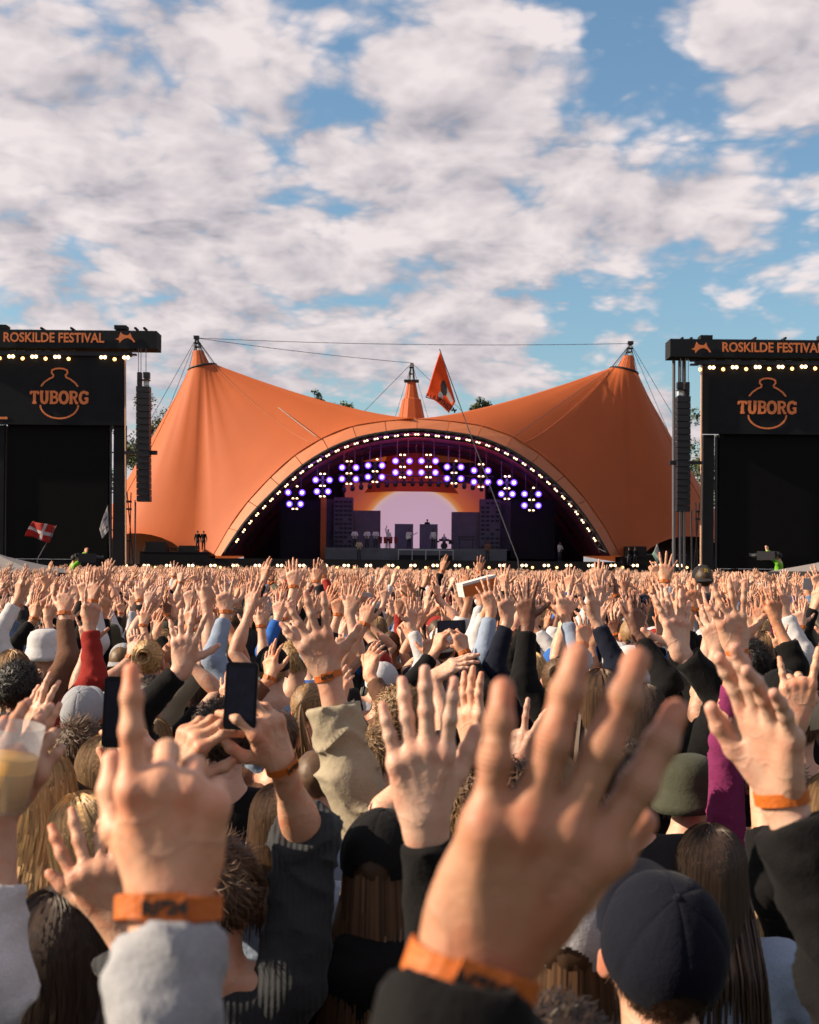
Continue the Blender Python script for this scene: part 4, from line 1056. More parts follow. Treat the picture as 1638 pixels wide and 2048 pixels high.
# hair library, in the frame of the head (x right, y front, z up, metres)
SCALP_C = V3(0, -.014, .032); SCALP_R = V3(.079, .097, .089)
def hair_mesh(style, seed, n=None, w=1.0, lg=1.0):
    rg = np.random.default_rng(seed); vs_, fs, tn = [], [], []
    def on(d, k=1.0): return SCALP_C + d * SCALP_R * k
    def allowed(d):
        p = on(d); y, z, x = p[1], p[2], p[0]
        if y > .03: return z > .062 + (abs(x) * .1)
        if y > -.03: return z > .018 + (y + .03) * .7
        return z > -.055
    # close-fitting base
    nu, nv = 44, 30; grid = {}
    for i in range(nv + 1):
        th = math.pi * i / nv
        for j in range(nu):
            ph = 2 * math.pi * j / nu; d = V3(math.sin(th) * math.cos(ph), math.sin(th) * math.sin(ph), math.cos(th)); grid[i, j] = (d, allowed(d))
    ids = {}
    for (i, j), (d, ok) in grid.items():
        lump = 1.0 + .03 * (vnoise((d * 7 + seed)[None])[0] - .5) * 2
        ids[i, j] = len(vs_); vs_.append(on(d, (1.03 if style != 'shaved' else 1.004) * lump)); tn.append(.42 + .2 * vnoise((d * 30)[None])[0] if style != 'shaved' else .7 + .6 * vnoise((d * 40)[None])[0])
    for i in range(nv):
        for j in range(nu):
            c = [(i, j), (i + 1, j), (i + 1, (j + 1) % nu), (i, (j + 1) % nu)]
            if sum(grid[k][1] for k in c) >= 3: fs.append([ids[k] for k in c])
    if style == 'shaved': n = 0
    n = n if n is not None else {'short': 1500, 'tousled': 1100, 'long': 620, 'wavy': 620, 'ponytail': 620, 'curly': 1000, 'bun': 420, 'undercap': 420, 'longcap': 560}.get(style, 600)
    tries = 0; made = 0
    def strand(pts, wd, nrm_, t):
        k0 = len(vs_); m = len(pts)
        for i, p in enumerate(pts):
            dv = nrm(pts[min(i + 1, m - 1)] - pts[max(i - 1, 0)]); sd = np.cross(dv, nrm_); sd = nrm(sd) if np.linalg.norm(sd) > 1e-6 else V3(1, 0, 0)
            ww = wd * (1 - (i / (m - 1)) ** 2 * .75)
            vs_.append(p - sd * ww); vs_.append(p + sd * ww); tn.extend((t, t))
        for i in range(m - 1): a = k0 + 2 * i; fs.append([a, a + 1, a + 3, a + 2])
    while made < n and tries < n * 12:
        tries += 1
        d = nrm(rg.normal(size=3))
        if not allowed(d): continue
        if style in ('undercap', 'longcap') and on(d)[2] > .03: continue
        made += 1; p = on(d, 1.01); t = float(np.clip(rg.normal(1.0, .30), .4, 1.9))
        tang = V3(0, -.25, -1) if style not in ('tousled',) else V3(.35 + rg.normal(0, .3) + d[0] * .3, rg.normal(.25, .3), -.6)
        if style == 'short': tang = V3(d[0] * .3 + .15, .45 if d[2] > .5 else -.1, -.8 if d[2] < .6 else -.1)
        pts = [p]
        if style in ('short', 'undercap'):
            L_ = rg.uniform(.022, .045); ns = 3; lift = .16
            for k in range(ns):
                dd = nrm(on(d)); tt = tang - d * (tang @ d); dv = nrm(nrm(tt + rg.normal(0, .25, 3)) + d * (lift - .12 * k)); pts.append(pts[-1] + dv * L_ / ns)
            strand(pts, .0022 * w, d, t)
        elif style == 'tousled':
            L_ = rg.uniform(.035, .065); ns = 4; cur = rg.normal(0, .5, 3)
            for k in range(ns):
                tt = tang - d * (tang @ d); dv = nrm(nrm(tt + cur * k * .3) + d * (.20 - .16 * k)); pts.append(pts[-1] + dv * L_ / ns)
            strand(pts, .0038 * w, d, t)
        elif style == 'curly':
            L_ = rg.uniform(.025, .055); a1 = nrm(np.cross(d, rg.normal(size=3))); a2 = np.cross(d, a1); ph = rg.uniform(0, 6); ns = 7
            for k in range(1, ns): 
                a = ph + k * 1.35; pts.append(p + d * L_ * k / ns + (a1 * math.cos(a) + a2 * math.sin(a)) * .013)
            strand(pts, .0036 * w, d, t)
        elif style in ('long', 'wavy', 'longcap'):
            L_ = rg.uniform(.30, .46) * lg; ns = 13; q = p.copy(); side = d[0]; ph = rg.uniform(0, 6); am = .55 if style == 'wavy' else .10
            off = rg.normal(0, 1, 2) * .010
            for k in range(ns):
                g = V3(side * .10, -.10, -1) + V3(math.sin(ph + k * 1.1), math.cos(ph + k * 1.1) * .6, 0) * am * (k / ns) * .8
                q = q + nrm(g) * L_ / ns
                v = (q - SCALP_C) / (SCALP_R * (1.06 + .10 * rg.random() * 0 + .02)); m_ = np.linalg.norm(v)
                if m_ < 1: q = SCALP_C + v / m_ * SCALP_R * 1.08
                # neck, shoulders and back keep the hair out
                if q[2] < -.06 and abs(q[0]) < .12: q[1] = min(q[1], -.055 - .10 * min(1, (-.06 - q[2]) / .14) + off[0])
                pts.append(q.copy())
            nn_ = nrm(V3(d[0] * .5, -1, .15)); strand(pts, .0058 * w, nn_, t)
        elif style in ('ponytail', 'bun'):
            tie = V3(0, -.125, .055 if style == 'ponytail' else .075); ns = 5
            for k in range(1, ns + 1):
                q = p + (tie - p) * (k / ns); v = (q - SCALP_C) / (SCALP_R * 1.05); m_ = np.linalg.norm(v)
                if m_ < 1: q = SCALP_C + v / m_ * SCALP_R * 1.05
                pts.append(q)
            if style == 'ponytail':
                L_ = rg.uniform(.18, .30) * lg; o2 = rg.normal(0, .016, 3)
                for k in range(1, 8): u = k / 7; pts.append(tie + V3(o2[0] * u * 1.6, -.045 * math.sin(u * 2.2) + o2[1] * u, -L_ * u ** 1.2))
                strand(pts, .0050 * w, nrm(V3(d[0] * .4, -1, .2)), t)
            else:
                a = rg.uniform(0, 6.28); b_ = rg.uniform(-1, 1)
                for k in range(1, 6): pts.append(tie + V3(math.cos(a + k) * .034, -.03 + b_ * .02, math.sin(a + k) * .034))
                strand(pts, .0050 * w, nrm(V3(d[0] * .4, -1, .2)), t)
    me = bpy.data.meshes.new('hair'); me.from_pydata([tuple(v) for v in vs_], [], fs); me.polygons.foreach_set('use_smooth', [True] * len(me.polygons))
    tn = np.array(tn); at = me.color_attributes.new('tint', 'FLOAT_COLOR', 'POINT'); at.data.foreach_set('color', np.c_[tn, tn, tn, np.ones(len(tn))].astype(np.float32).ravel())
    me.update(); return me
# hats, in the same frame
def cap_meshes(opening=True):
    mb = MB(); nu, nv = 96, 40; C_ = V3(0, -.012, .036); Rr = V3(.089, .108, .098); ids = {}
    for i in range(nv + 1):
        th = (math.pi * .53) * i / nv
        for j in range(nu):
            ph = 2 * math.pi * j / nu; k = 1.0
            seam = abs(((ph / (math.pi / 3) - .5) % 1) - .5) * 2; k += .010 * min(1, (1 - seam) * 2.2) - .014 * max(0, (seam - .90) * 10) * min(1, th * 2)
            k += .012 * math.sin(ph * 3 + 1) * math.sin(th * 2.4)
            d = V3(math.sin(th) * math.cos(ph), math.sin(th) * math.sin(ph), math.cos(th)); p = C_ + d * Rr * k
            if p[2] < C_[2]: p[2] = C_[2] + (p[2] - C_[2]) * 2.2
            ids[i, j] = len(mb.v); mb.v.append(tuple(p))
    for i in range(nv):
        for j in range(nu):
            c = [(i, j), (i + 1, j), (i + 1, (j + 1) % nu), (i, (j + 1) % nu)]
            m = sum(np.array(mb.v[ids[k]]) for k in c) / 4
            if opening and m[1] < -.06 and (m[0] / .042) ** 2 + ((m[2] - .016) / .042) ** 2 < 1 and m[2] > .010: continue
            mb.f.append(tuple(ids[k] for k in c)); mb.mi.append(0)
    crown = mb.mesh('cap', [], True)
    bt = MB().lathe([(.001, .137), (.006, .1365), (.0075, .133), (.006, .130)], 10, (0, -.012, 0)).mesh('button', [], True)
    br = MB(); n = 20; vs_ = []
    for r in range(5):
        for k in range(n + 1):
            a = math.pi * (.08 + .84 * k / n); u = r / 4
            x0, y0 = .088 * math.cos(a), -.012 + .104 * math.sin(a); yy = y0 + .082 * u * math.sin(a) ** .6; xx = x0 * (1 - .03 * u)
            vs_.append((xx, yy, .027 - .018 * u * u - 1.6 * xx * xx * (0.4 + .6 * u)))
    fs = [(r * (n + 1) + k, r * (n + 1) + k + 1, (r + 1) * (n + 1) + k + 1, (r + 1) * (n + 1) + k) for r in range(4) for k in range(n)]
    br.add(vs_, fs); br.add([(a, b, c - .004) for a, b, c in vs_], [f[::-1] for f in fs])
    return crown, bt, br.mesh('brim', [], True)
CAP_CROWN, CAP_BUTTON, CAP_BRIM = cap_meshes(); CAP_PLAIN = cap_meshes(False)[0]
def noisy_lathe(prof, seed, amp=.004, n=30, o=(0, -.012, 0)):
    mb = MB().lathe(prof, n, o); A_ = np.array(mb.v); A_ += (vnoise(A_ * 22 + seed)[:, None] - .5) * 2 * amp * nrm(V3(1, 1, .4)); A_[:, 1] = (A_[:, 1] + .012) * 1.16 - .012; mb.v = [tuple(v) for v in A_]; return mb
BUCKET = noisy_lathe([(.128, -.03), (.120, -.005), (.100, .035), (.098, .05), (.094, .095), (.078, .126), (.045, .140), (.003, .142)], 3).mesh('bucket_hat', [], True)
BEANIE = noisy_lathe([(.086, .005), (.094, .012), (.095, .045), (.091, .050), (.092, .075), (.084, .112), (.060, .142), (.03, .155), (.003, .158)], 5, .003).mesh('beanie', [], True)
def band_mesh():
    mb = MB(); n = 26; vs_ = []; rings = [(-.0085, .0330), (-.0078, .0345), (.0078, .0345), (.0085, .0330)]
    for (z, r) in rings:
        for k in range(n): a = 2 * math.pi * k / n; vs_.append((r * math.cos(a), r * .80 * math.sin(a), z + .0015 * math.sin(a * 2)))
    mb.add(vs_, [(a * n + k, a * n + (k + 1) % n, (a + 1) * n + (k + 1) % n, (a + 1) * n + k) for a in range(3) for k in range(n)])
    mb.box((-.013, .0262, -.0102), (.013, .0298, .0102))
    me = mb.mesh('wristband', [M_band], False); return me
BAND = band_mesh()
BANDTXT = text_mesh("RF'24", .0125, M_bandprint, .0004, .0006, 'band_print')
def trouser_mesh():
    mb = MB()
    for e in (-1, 1): mb.tube([(e * .085, -.03, .90), (e * .095, -.02, .50), (e * .10, -.03, .09)], [.095, .072, .055], 8); mb.box((e * .10 - .045, -.11, 0), (e * .10 + .045, .17, .085))
    mb.tube([(0, -.03, .80), (0, -.03, 1.02)], [.135, .14], 10); return mb.mesh('trousers', [M_trouser], True)
TROUSERS = trouser_mesh()
def setmat(o, m):
    if not o.data.materials: o.data.materials.append(m)
    o.material_slots[0].link = 'OBJECT'; o.material_slots[0].material = m; return o
HAIRS = {}
def hair_of(style, seed=0, n=None, w=1.0, lg=1.0):
    k = (style, seed, n, w, lg)
    if k not in HAIRS: HAIRS[k] = hair_mesh(style, seed * 13 + 7, n, w, lg)
    return HAIRS[k]
def wear_cap(root, Mh, m, back=False, mbrim=None, opening=True):
    M = Mh @ (Matrix.Rotation(math.pi, 4, 'Z') if back else Matrix.Identity(4))
    c = setmat(mesh_obj('cap', CAP_CROWN if opening else CAP_PLAIN, None, root, M), m)
    setmat(mesh_obj('brim', CAP_BRIM, None, c), mbrim or m); setmat(mesh_obj('button', CAP_BUTTON, None, c), mbrim or m); return c
def assemble(fig, loc, label, skin=0, cloth='black', hair=None, hairc='brown', hat=None, hatc='black', bands=(), yaw=0.0, sc=1.0, mir=False, group=None, gname='shirt', near=False, sub=None):
    root = empty('person', loc, yaw, label=label, cat='person', group=group); root.scale = (-sc if mir else sc, sc, sc)
    setmat(mesh_obj('body', fig['body'], None, root), SKINS[skin])
    if fig['garment'] is not None: setmat(mesh_obj(gname, fig['garment'], None, root), MATS['cloth_' + cloth])
    tz = (fig['C'][2] - .62 * fig['s']) / 1.02
    q0 = fig['q'](0, .03, 0); mesh_obj('trousers', TROUSERS, None, root, Matrix.Translation((q0[0], q0[1], 0)) @ Matrix.Diagonal((1.05, 1.05, tz, 1)))
    if hair: setmat(mesh_obj('hair', hair, None, root, fig['head']), MATS['hair_' + hairc])
    if hat in ('cap', 'cap_back'): wear_cap(root, fig['head'], MATS['cloth_' + hatc], hat == 'cap_back')
    elif hat == 'bucket': setmat(mesh_obj('bucket_hat', BUCKET, None, root, fig['head']), MATS['cloth_' + hatc])
    elif hat == 'beanie': setmat(mesh_obj('beanie', BEANIE, None, root, fig['head']), MATS['cloth_' + hatc])
    for b in bands:
        if b < len(fig['wrists']):
            o = mesh_obj('wristband', BAND, None, root, fig['wrists'][b]['M'])
            if near: mesh_obj('band_print', BANDTXT, None, o, frame_m((0, .0305, -.004), (-1, 0, 0), (0, 0, 1), (0, 1, 0)))
    return root
def arm_local(rg, e, style, C=V3(0, 0, 1.64)):
    """a raised arm for the crowd: e = +1 right arm"""
    S = V3(e * .165, -.03, C[2] - .18)
    if style == 'up':
        d = nrm(V3(e * rg.uniform(-.18, .32), rg.uniform(.0, .38), 1)); W = S + d * rg.uniform(.47, .535)
    elif style == 'mid':
        d = nrm(V3(e * rg.uniform(-.1, .5), rg.uniform(.25, .6), 1)); W = S + d * rg.uniform(.36, .45)
    elif style == 'front':
        W = V3(e * rg.uniform(.05, .2), rg.uniform(.25, .36), C[2] + rg.uniform(-.02, .16))
    elif style == 'clap':
        W = V3(e * .045, .20, C[2] + rg.uniform(.16, .26))
    elif style == 'phone':
        W = V3(e * .075, .30, C[2] + .20)
    elif style == 'down':
        W = V3(e * .29, .05, .86)
    elif style == 'play':
        W = V3(e * .12, .26, 1.08)
    f = nrm(W - S) * .6 + V3(e * rg.uniform(-.25, .15), rg.uniform(-.1, .25), .7)
    n = V3(rg.normal(0, .35), -1, rg.normal(0, .15))
    if style == 'clap': f = V3(-e * .05, .1, 1); n = V3(e, -.35, 0)
    if style == 'phone': f = V3(-e * .35, .10, 1); n = V3(e * .75, -.7, 0)
    if style == 'down': f = V3(0, .1, -1); n = V3(e, 0, 0)
    if style == 'play': f = V3(-e * .8, .4, .1); n = V3(0, .2, 1)
    return dict(right=e > 0, wrist=W, dir=f, n=n, hint=V3(e * .7, -.25, -.6))
# ================================================================== the people nearest to the photographer
TAKEN = []
def npv(v): return np.array(v, float)
def hero(label, head, arms, s=None, head_w=None, **kw):
    """head and arms are given as (px, py, distance) or as world points"""
    H = P(*head) if head_w is None else Vector(head_w)
    s = s or float(np.clip(H.z / 1.64, .93, 1.06)); org = Vector((H.x, H.y, 0)); TAKEN.append((H.x, H.y))
    al = []
    for a in arms:
        W = P(*a['w']) - org if 'w' in a else Vector(a['lw'])
        d = dict(right=a['side'] == 'R', wrist=npv(W), pose=a.get('pose', 'relax'), n=npv(a.get('n', (0, -1, .05))), jit=a.get('jit', .6), hs=a.get('hs', 1.0), tend=a.get('tend', .8), fat=a.get('fat', 1.0), low=a.get('low', False))
        if 't' in a: d['dir'] = npv(P(*a['t']) - P(*a['w']))
        for k in ('hint', 'cuff', 'roll', 'dir'):
            if k in a: d[k] = npv(a[k]) if k in ('hint', 'dir') else a[k]
        al.append(d)
    spec = dict(head=(0, 0, H.z), s=s, arms=al, seed=int(abs(head[0]) + head[1]) if head else 3, res=kw.pop('res', .0045), gres=kw.pop('gres', .012), hres=kw.pop('hres', .012))
    for k in ('yaw', 'pitch', 'roll', 'byaw', 'hood', 'collar', 'loose', 'wide', 'fold', 'cuff', 'rolled', 'rib', 'hem', 'garment', 'fat', 'dec', 'gdec'):
        if k in kw: spec[k] = kw.pop(k)
    fig = build_figure(spec)
    root = assemble(fig, org, label, near=H.y < 4, **kw); return root, fig
lowR = dict(side='R', lw=(.20, .22, 1.05), dir=(-.2, .8, .3), hint=(.6, -.5, -.4), low=True); lowL = dict(side='L', lw=(-.20, .22, 1.05), dir=(.2, .8, .3), hint=(-.6, -.5, -.4), low=True)
LOW = {}
def low_fig(kind):
    if kind not in LOW:
        al = [dict(right=a['side'] == 'R', wrist=npv(a['lw']), dir=npv(a['dir']), hint=npv(a['hint']), low=True, pose='relax') for a in (lowR, lowL)]
        LOW[kind] = build_figure(dict(head=(0, 0, 1.64), arms=al, seed=len(LOW) + 40, hres=.0055, gres=.011, **{'pitch': R(6), **{'plain': {}, 'collar': dict(collar=1), 'hood': dict(hood=1), 'rib': dict(rib=1, fold=.006), 'tilt': dict(pitch=R(35)), 'lean': dict(roll=R(-15), rib=1, fold=.006)}[kind]}))
    return LOW[kind]
def head_only(label, head, fig='plain', yaw=0.0, **kw):
    H = P(*head); f_ = low_fig(fig); sc = H.z / f_['C'][2]; TAKEN.append((H.x, H.y))
    return assemble(f_, (H.x, H.y, 0), label, yaw=yaw, sc=sc, **kw)

hero('large raised left hand with spread fingers, orange wristband and black sleeve', None, [dict(side='L', w=(945, 1935, .66), t=(1300, 1290, .64), n=(.12, -1, -.02), pose='big', jit=0, cuff=.982, hint=(-1, -.1, -.1), tend=1.3, hs=.92, fat=1.08), lowR],
     head_w=(.13, .42, 1.68), s=1.04, skin=2, cloth='black', hair=hair_of('short', 1), bands=(0,), res=.0026, gres=.008, gname='sweater', fold=.016, hem=1)
hero('right hand pointing one finger up, orange wristband and light grey sleeve', None, [dict(side='R', w=(338, 1803, .86), t=(348, 1440, .86), n=(.10, -1, .05), pose='point', jit=0, cuff=.972, hint=(1, -.2, -.3), tend=1.0, hs=.85, fat=.98), lowL],
     head_w=(-.36, .60, 1.67), s=1.04, cloth='light grey', hair=hair_of('short', 1), bands=(0,), res=.003, gres=.008, gname='sweater', loose=.82, fold=.016, hem=1)
head_only('man in a dark navy baseball cap seen from behind, ears glowing red', (1318, 1905, 1.8), 'tilt', R(4), cloth='black', hair=hair_of('undercap', 3, 1200, .5), hairc='dark brown', hat='cap', hatc='dark navy', gname='jacket')
head_only('woman in a pale grey cap with long chestnut hair beside the navy cap', (1152, 1905, 2.1), 'plain', R(-14), cloth='black', hair=hair_of('longcap', 4, 1200, .45), hairc='brown', hat='cap', hatc='light grey')
hero('left arm in a thick black sleeve with orange wristband, palm turned to the side', None, [dict(side='L', w=(1560, 1585, 1.55), t=(1502, 1300, 1.50), n=(.80, .55, .1), pose='shut', jit=.3, cuff=.945, hint=(.35, -.2, -1), tend=.9, hs=1.0, fat=1.08), lowR],
     head_w=(.77, 1.33, 1.69), s=1.04, cloth='black', hair=hair_of('short', 1), bands=(0,), res=.0035, gres=.009, loose=1.08, gname='sweater', fold=.020, hem=1)
hero('left hand held straight up out of a slim black cuff, back of the hand showing', None, [dict(side='L', w=(850, 1640, 1.56), t=(836, 1345, 1.54), n=(-.05, -1, .1), pose='thin', jit=.5, cuff=.955, hint=(.3, .9, -.1), tend=1.0, fat=1.05), lowR],
     head_w=(.185, 1.50, 1.60), cloth='black', hair=hair_of('short', 1), hairc='dark brown', res=.0035, gres=.009, gname='sweater')
hero('brown-haired man in a dark knit sweater filming with a black phone, sleeve rolled up', (436, 1790, 2.45),
     [dict(side='R', w=(562, 1525, 2.30), t=(505, 1400, 2.24), n=(.72, -.68, .1), pose='hold', cuff=.66, roll=1, hint=(.25, .9, -.1)), dict(side='L', w=(352, 1548, 2.30), t=(440, 1385, 2.24), n=(-.70, -.70, .1), pose='hold', cuff=.66, roll=1, hint=(-.3, .9, -.1))],
     cloth='grey knit', hair=hair_of('tousled', 5, 2600, .45), hairc='brown', bands=(0,), res=.004, gres=.008, hres=.006, loose=1.15, gname='sweater', fold=.018, pitch=R(8))
hero('raised left hand with orange wristband out of a beige shirt sleeve with rolled cuff', (925, 1625, 3.0), [dict(side='L', w=(656, 1348, 3.0), t=(604, 1210, 2.98), n=(-.1, -1, .1), pose='wide', jit=.4, cuff=.87, roll=1, hint=(-1, -.1, -.7), hs=1.05), lowR],
     cloth='khaki', hair=hair_of('short', 1), hairc='dark blond', bands=(0,), gres=.008, loose=1.25, gname='shirt', collar=1, fold=.020)
head_only('woman in a black baseball cap with brown ponytail and black hooded top', (768, 1738, 2.55), 'hood', R(-12), cloth='black', hair=hair_of('longcap', 4, 1200, .45), hairc='brown', hat='cap', hatc='black', gname='hoodie')
head_only('man with short dark blond hair and pale grey collar beside the beige sleeve', (754, 1512, 4.6), 'collar', cloth='light grey', hair=hair_of('tousled', 5, 2600, .45), hairc='dark blond')
head_only('man with a closely shaved head and pale blue shirt', (634, 1565, 4.0), cloth='pale blue', hair=hair_of('shaved', 1), hairc='brown', skin=1)
head_only('woman with very long wavy blond hair down her back in a black top', (84, 1592, 3.1), cloth='black', hair=hair_of('wavy', 8, 1000, .65, 1.15), hairc='blond')
head_only('woman in a ribbed brown top with loose blond hair, head tilted', (178, 1690, 2.72), 'lean', R(20), cloth='brown rib', hair=hair_of('long', 9, 800, .65, .62), hairc='blond')
head_only('woman with dark curly hair below the pointing hand', (118, 1915, 2.05), cloth='black', hair=hair_of('wavy', 8, 1000, .65, 1.15), hairc='dark brown')
hero('raised arm in a loose white sleeve holding up a cup of beer', None, [dict(side='R', w=(-2, 1612, 1.80), t=(55, 1500, 1.78), n=(-.2, -.8, -.5), pose='hold', cuff=.80, hint=(1, -.3, -.8)), lowL],
     head_w=(-.90, 1.66, 1.60), cloth='white', hair=hair_of('short', 1), hairc='blond', gres=.010, loose=1.15, gname='shirt', fold=.018)
hero('small right hand leaning out of a dark grey knit sleeve below the pointing hand', None, [dict(side='R', w=(238, 1845, 1.66), t=(165, 1700, 1.64), n=(-.1, -1, .2), pose='bent', cuff=.95, hint=(.8, -.2, -.8), hs=.92), lowL],
     head_w=(-.60, 1.60, 1.49), s=.96, cloth='grey knit', hair=hair_of('short', 1), hairc='dark brown', gres=.009, loose=1.35, gname='sweater', fold=.022)
head_only('person in an olive bucket hat and mustard top', (1380, 1590, 3.9), 'plain', R(-35), cloth='mustard', hair=hair_of('undercap', 3, 1200, .5), hairc='brown', hat='bucket', hatc='olive')
head_only('woman with long straight dark hair in a pale blue top', (1418, 1745, 2.85), cloth='pale blue', hair=hair_of('long', 11, 1100, .62), hairc='dark brown')
hero('person in a magenta sweater with a raised left hand and orange wristband', (1545, 1570, 3.75), [dict(side='L', w=(1474, 1300, 3.6), t=(1452, 1180, 3.6), pose='wide', n=(.1, -1, 0), cuff=.83, hint=(-.2, .8, -.3), hs=1.08), lowR], cloth='magenta', hair=hair_of('tousled', 5, 2600, .45), hairc='dark brown', bands=(0,), gname='sweater', loose=.92)
hero('raised right hand out of a puffy black jacket sleeve', (1285, 1440, 4.4), [dict(side='R', w=(1358, 1300, 4.25), t=(1345, 1195, 4.25), pose='wide', cuff=.94, hint=(1, -.1, -.5), hs=1.05, n=(.2, -1, 0)), lowL], cloth='black', hair=hair_of('long', 9, 800, .65, .62), hairc='dark brown', gname='jacket', loose=1.3, fold=.022)
head_only('man in a pale grey-beige baseball cap near the upright phone', (167, 1428, 5.1), 'tilt', cloth='black', hair=hair_of('undercap', 3, 1200, .5), hairc='brown', hat='cap', hatc='light grey')
head_only('person in a white baseball cap behind the grey-beige cap', (134, 1372, 6.7), cloth='black', hair=hair_of('undercap', 3, 1200, .5), hairc='black', hat='cap', hatc='white')
head_only('man with thick brown hair below the grey-beige cap', (160, 1498, 4.5), cloth='charcoal', hair=hair_of('tousled', 5, 2600, .45), hairc='brown')
head_only('woman with straight dark blond hair beside the upright phone', (212, 1552, 3.6), cloth='white', hair=hair_of('long', 9, 800, .65, .62), hairc='dark blond')
hero('slim left hand with dark band out of a pale blue denim sleeve', (128, 1640, 3.45), [dict(side='L', w=(62, 1478, 3.3), t=(92, 1345, 3.3), pose='shut', n=(-.5, -.85, 0), cuff=.86, hint=(-.8, -.2, -.6)), lowR], cloth='denim blue', hair=hair_of('long', 11, 1100, .62), hairc='dark brown', bands=(0,), gname='jacket')
hero('raised left hand above a tight black sleeve near the filming phone', (452, 1480, 4.1), [dict(side='L', w=(366, 1335, 4.0), t=(375, 1240, 4.0), pose='wide', cuff=.95, hint=(-.7, -.1, -.6)), lowR], cloth='black', hair=hair_of('curly', 3), hairc='dark brown')
hero('slanting hand between the slim black cuff and the large hand', (1010, 1640, 2.9), [dict(side='L', w=(952, 1505, 2.85), t=(930, 1345, 2.85), pose='shut', n=(-.7, -.7, 0), cuff=.3, hint=(-.6, -.2, -.7)), lowR], cloth='black', hair=hair_of('curly', 3), hairc='brown', gname='t_shirt')
hero('pair of fingers raised beside the large hand, bare forearm', (1100, 1580, 3.6), [dict(side='L', w=(1030, 1530, 3.5), t=(1062, 1380, 3.5), pose='peace', n=(-.6, -.8, 0), cuff=.3, hint=(-.6, -.2, -.7)), lowR], cloth='charcoal', hair=hair_of('long', 9, 800, .65, .62), hairc='dark blond', gname='t_shirt')
hero('flat hand reaching sideways over a curly head, dark sleeve', (800, 1440, 5.0), [dict(side='R', w=(868, 1352, 4.8), t=(925, 1322, 4.8), pose='shut', n=(-.2, -.5, 1), cuff=.62, hint=(.2, -.2, -1)), lowL], cloth='black', hair=hair_of('curly', 3), hairc='dark blond')
hero('hand making a two-finger sign beside the thick black sleeve', (1665, 1640, 3.1), [dict(side='L', w=(1592, 1440, 3.0), t=(1600, 1330, 3.0), pose='horns', n=(-.1, -1, 0), cuff=.3, hint=(-.1, .9, -.3)), lowR], cloth='black', hair=hair_of('long', 9, 800, .65, .62), hairc='dark blond', gname='t_shirt')
hero('person behind the pointing hand holding an upright phone', (300, 1660, 2.9), [dict(side='R', w=(292, 1566, 2.75), t=(268, 1470, 2.72), pose='hold', n=(.7, -.7, 0), cuff=.95, hint=(.3, .9, -.2)), lowL], cloth='black', hair=hair_of('short', 1), hairc='brown', gname='sweater')

for (px, py, Y_, cl, sty, hc, lab) in ((560, 1650, 3.3, 'pale blue', ('long', 9, 800, .65, .62), 'brown', 'woman with brown hair in pale blue behind the bare forearm'),
     (1000, 1760, 2.5, 'black', ('long', 11, 1100, .62), 'brown', 'woman with long brown hair behind the large hand'), (1560, 1700, 3.2, 'white', ('long', 11, 1100, .62), 'blond', 'woman with long blond hair beside the thick black sleeve'), (1250, 1560, 3.6, 'charcoal', ('short', 1), 'dark brown', 'man with short dark hair between the large fingers'), (20, 1500, 4.0, 'orange', ('short', 1), 'black', 'man with black hair in orange behind the beer cup'), (300, 1500, 4.3, 'black', ('wavy', 8, 1000, .65, 1.15), 'dark blond', 'woman with wavy dark blond hair behind the pointing finger')):
    head_only(lab, (px, py, Y_), cloth=cl, hair=hair_of(*sty), hairc=hc)
# things in their hands
M_glass = mat('phone_screen', (.004, .004, .007), .35, 0, spec=.12); M_rim = mat('phone_rim', (.03, .03, .035), .35, 0, metal=.5)
def rrect(w, h, r, n=5):
    o = []
    for (cx, cy, a0) in ((w / 2 - r, h / 2 - r, 0), (-w / 2 + r, h / 2 - r, 90), (-w / 2 + r, -h / 2 + r, 180), (w / 2 - r, -h / 2 + r, 270)):
        for k in range(n): a = R(a0 + 90 * k / (n - 1)); o.append((cx + r * math.cos(a), cy + r * math.sin(a)))
    return o
def phone_meshes(w=.071, h=.147):
    I = Matrix.Identity(4)
    return (MB().prism(rrect(w, h, .010), Matrix.Translation((0, 0, -.004)), .008).mesh('casing', [M_rim]), MB().prism(rrect(w - .002, h - .002, .009), Matrix.Translation((0, 0, .0042)), .0008).mesh('screen', [M_glass]), MB().prism(rrect(w - .012, h - .03, .002), Matrix.Translation((0, .004, .0052)), .0003).mesh('picture', [mat('dim_picture', (.008, .009, .02), .35, .6, 60, spec=.12)]))
PH = phone_meshes()
def phone(loc, label, rot=0.0, yaw=0.0, pitch=0.0, sc=1.0, group=None):
    M = Matrix.Translation(loc) @ Matrix.Rotation(yaw, 4, 'Z') @ facing((0, 0, 0)) @ Matrix.Rotation(pitch, 4, 'X') @ Matrix.Rotation(rot, 4, 'Z')
    o = tag(bpy.data.objects.new('phone', None), label, 'phone', group); link(o); o.matrix_world = M @ Matrix.Scale(sc, 4)
    for me, nm in zip(PH, ('casing', 'screen', 'picture')): mesh_obj(nm, me, None, o)
    return o
phone(P(482, 1392, 2.245), 'black phone held upright in two hands to film the stage', R(-1.5), 0, R(-6), .86)
phone(P(241, 1424, 2.70), 'upright phone half hidden behind the pointing finger', R(-2), R(10), R(-6), 1.08)
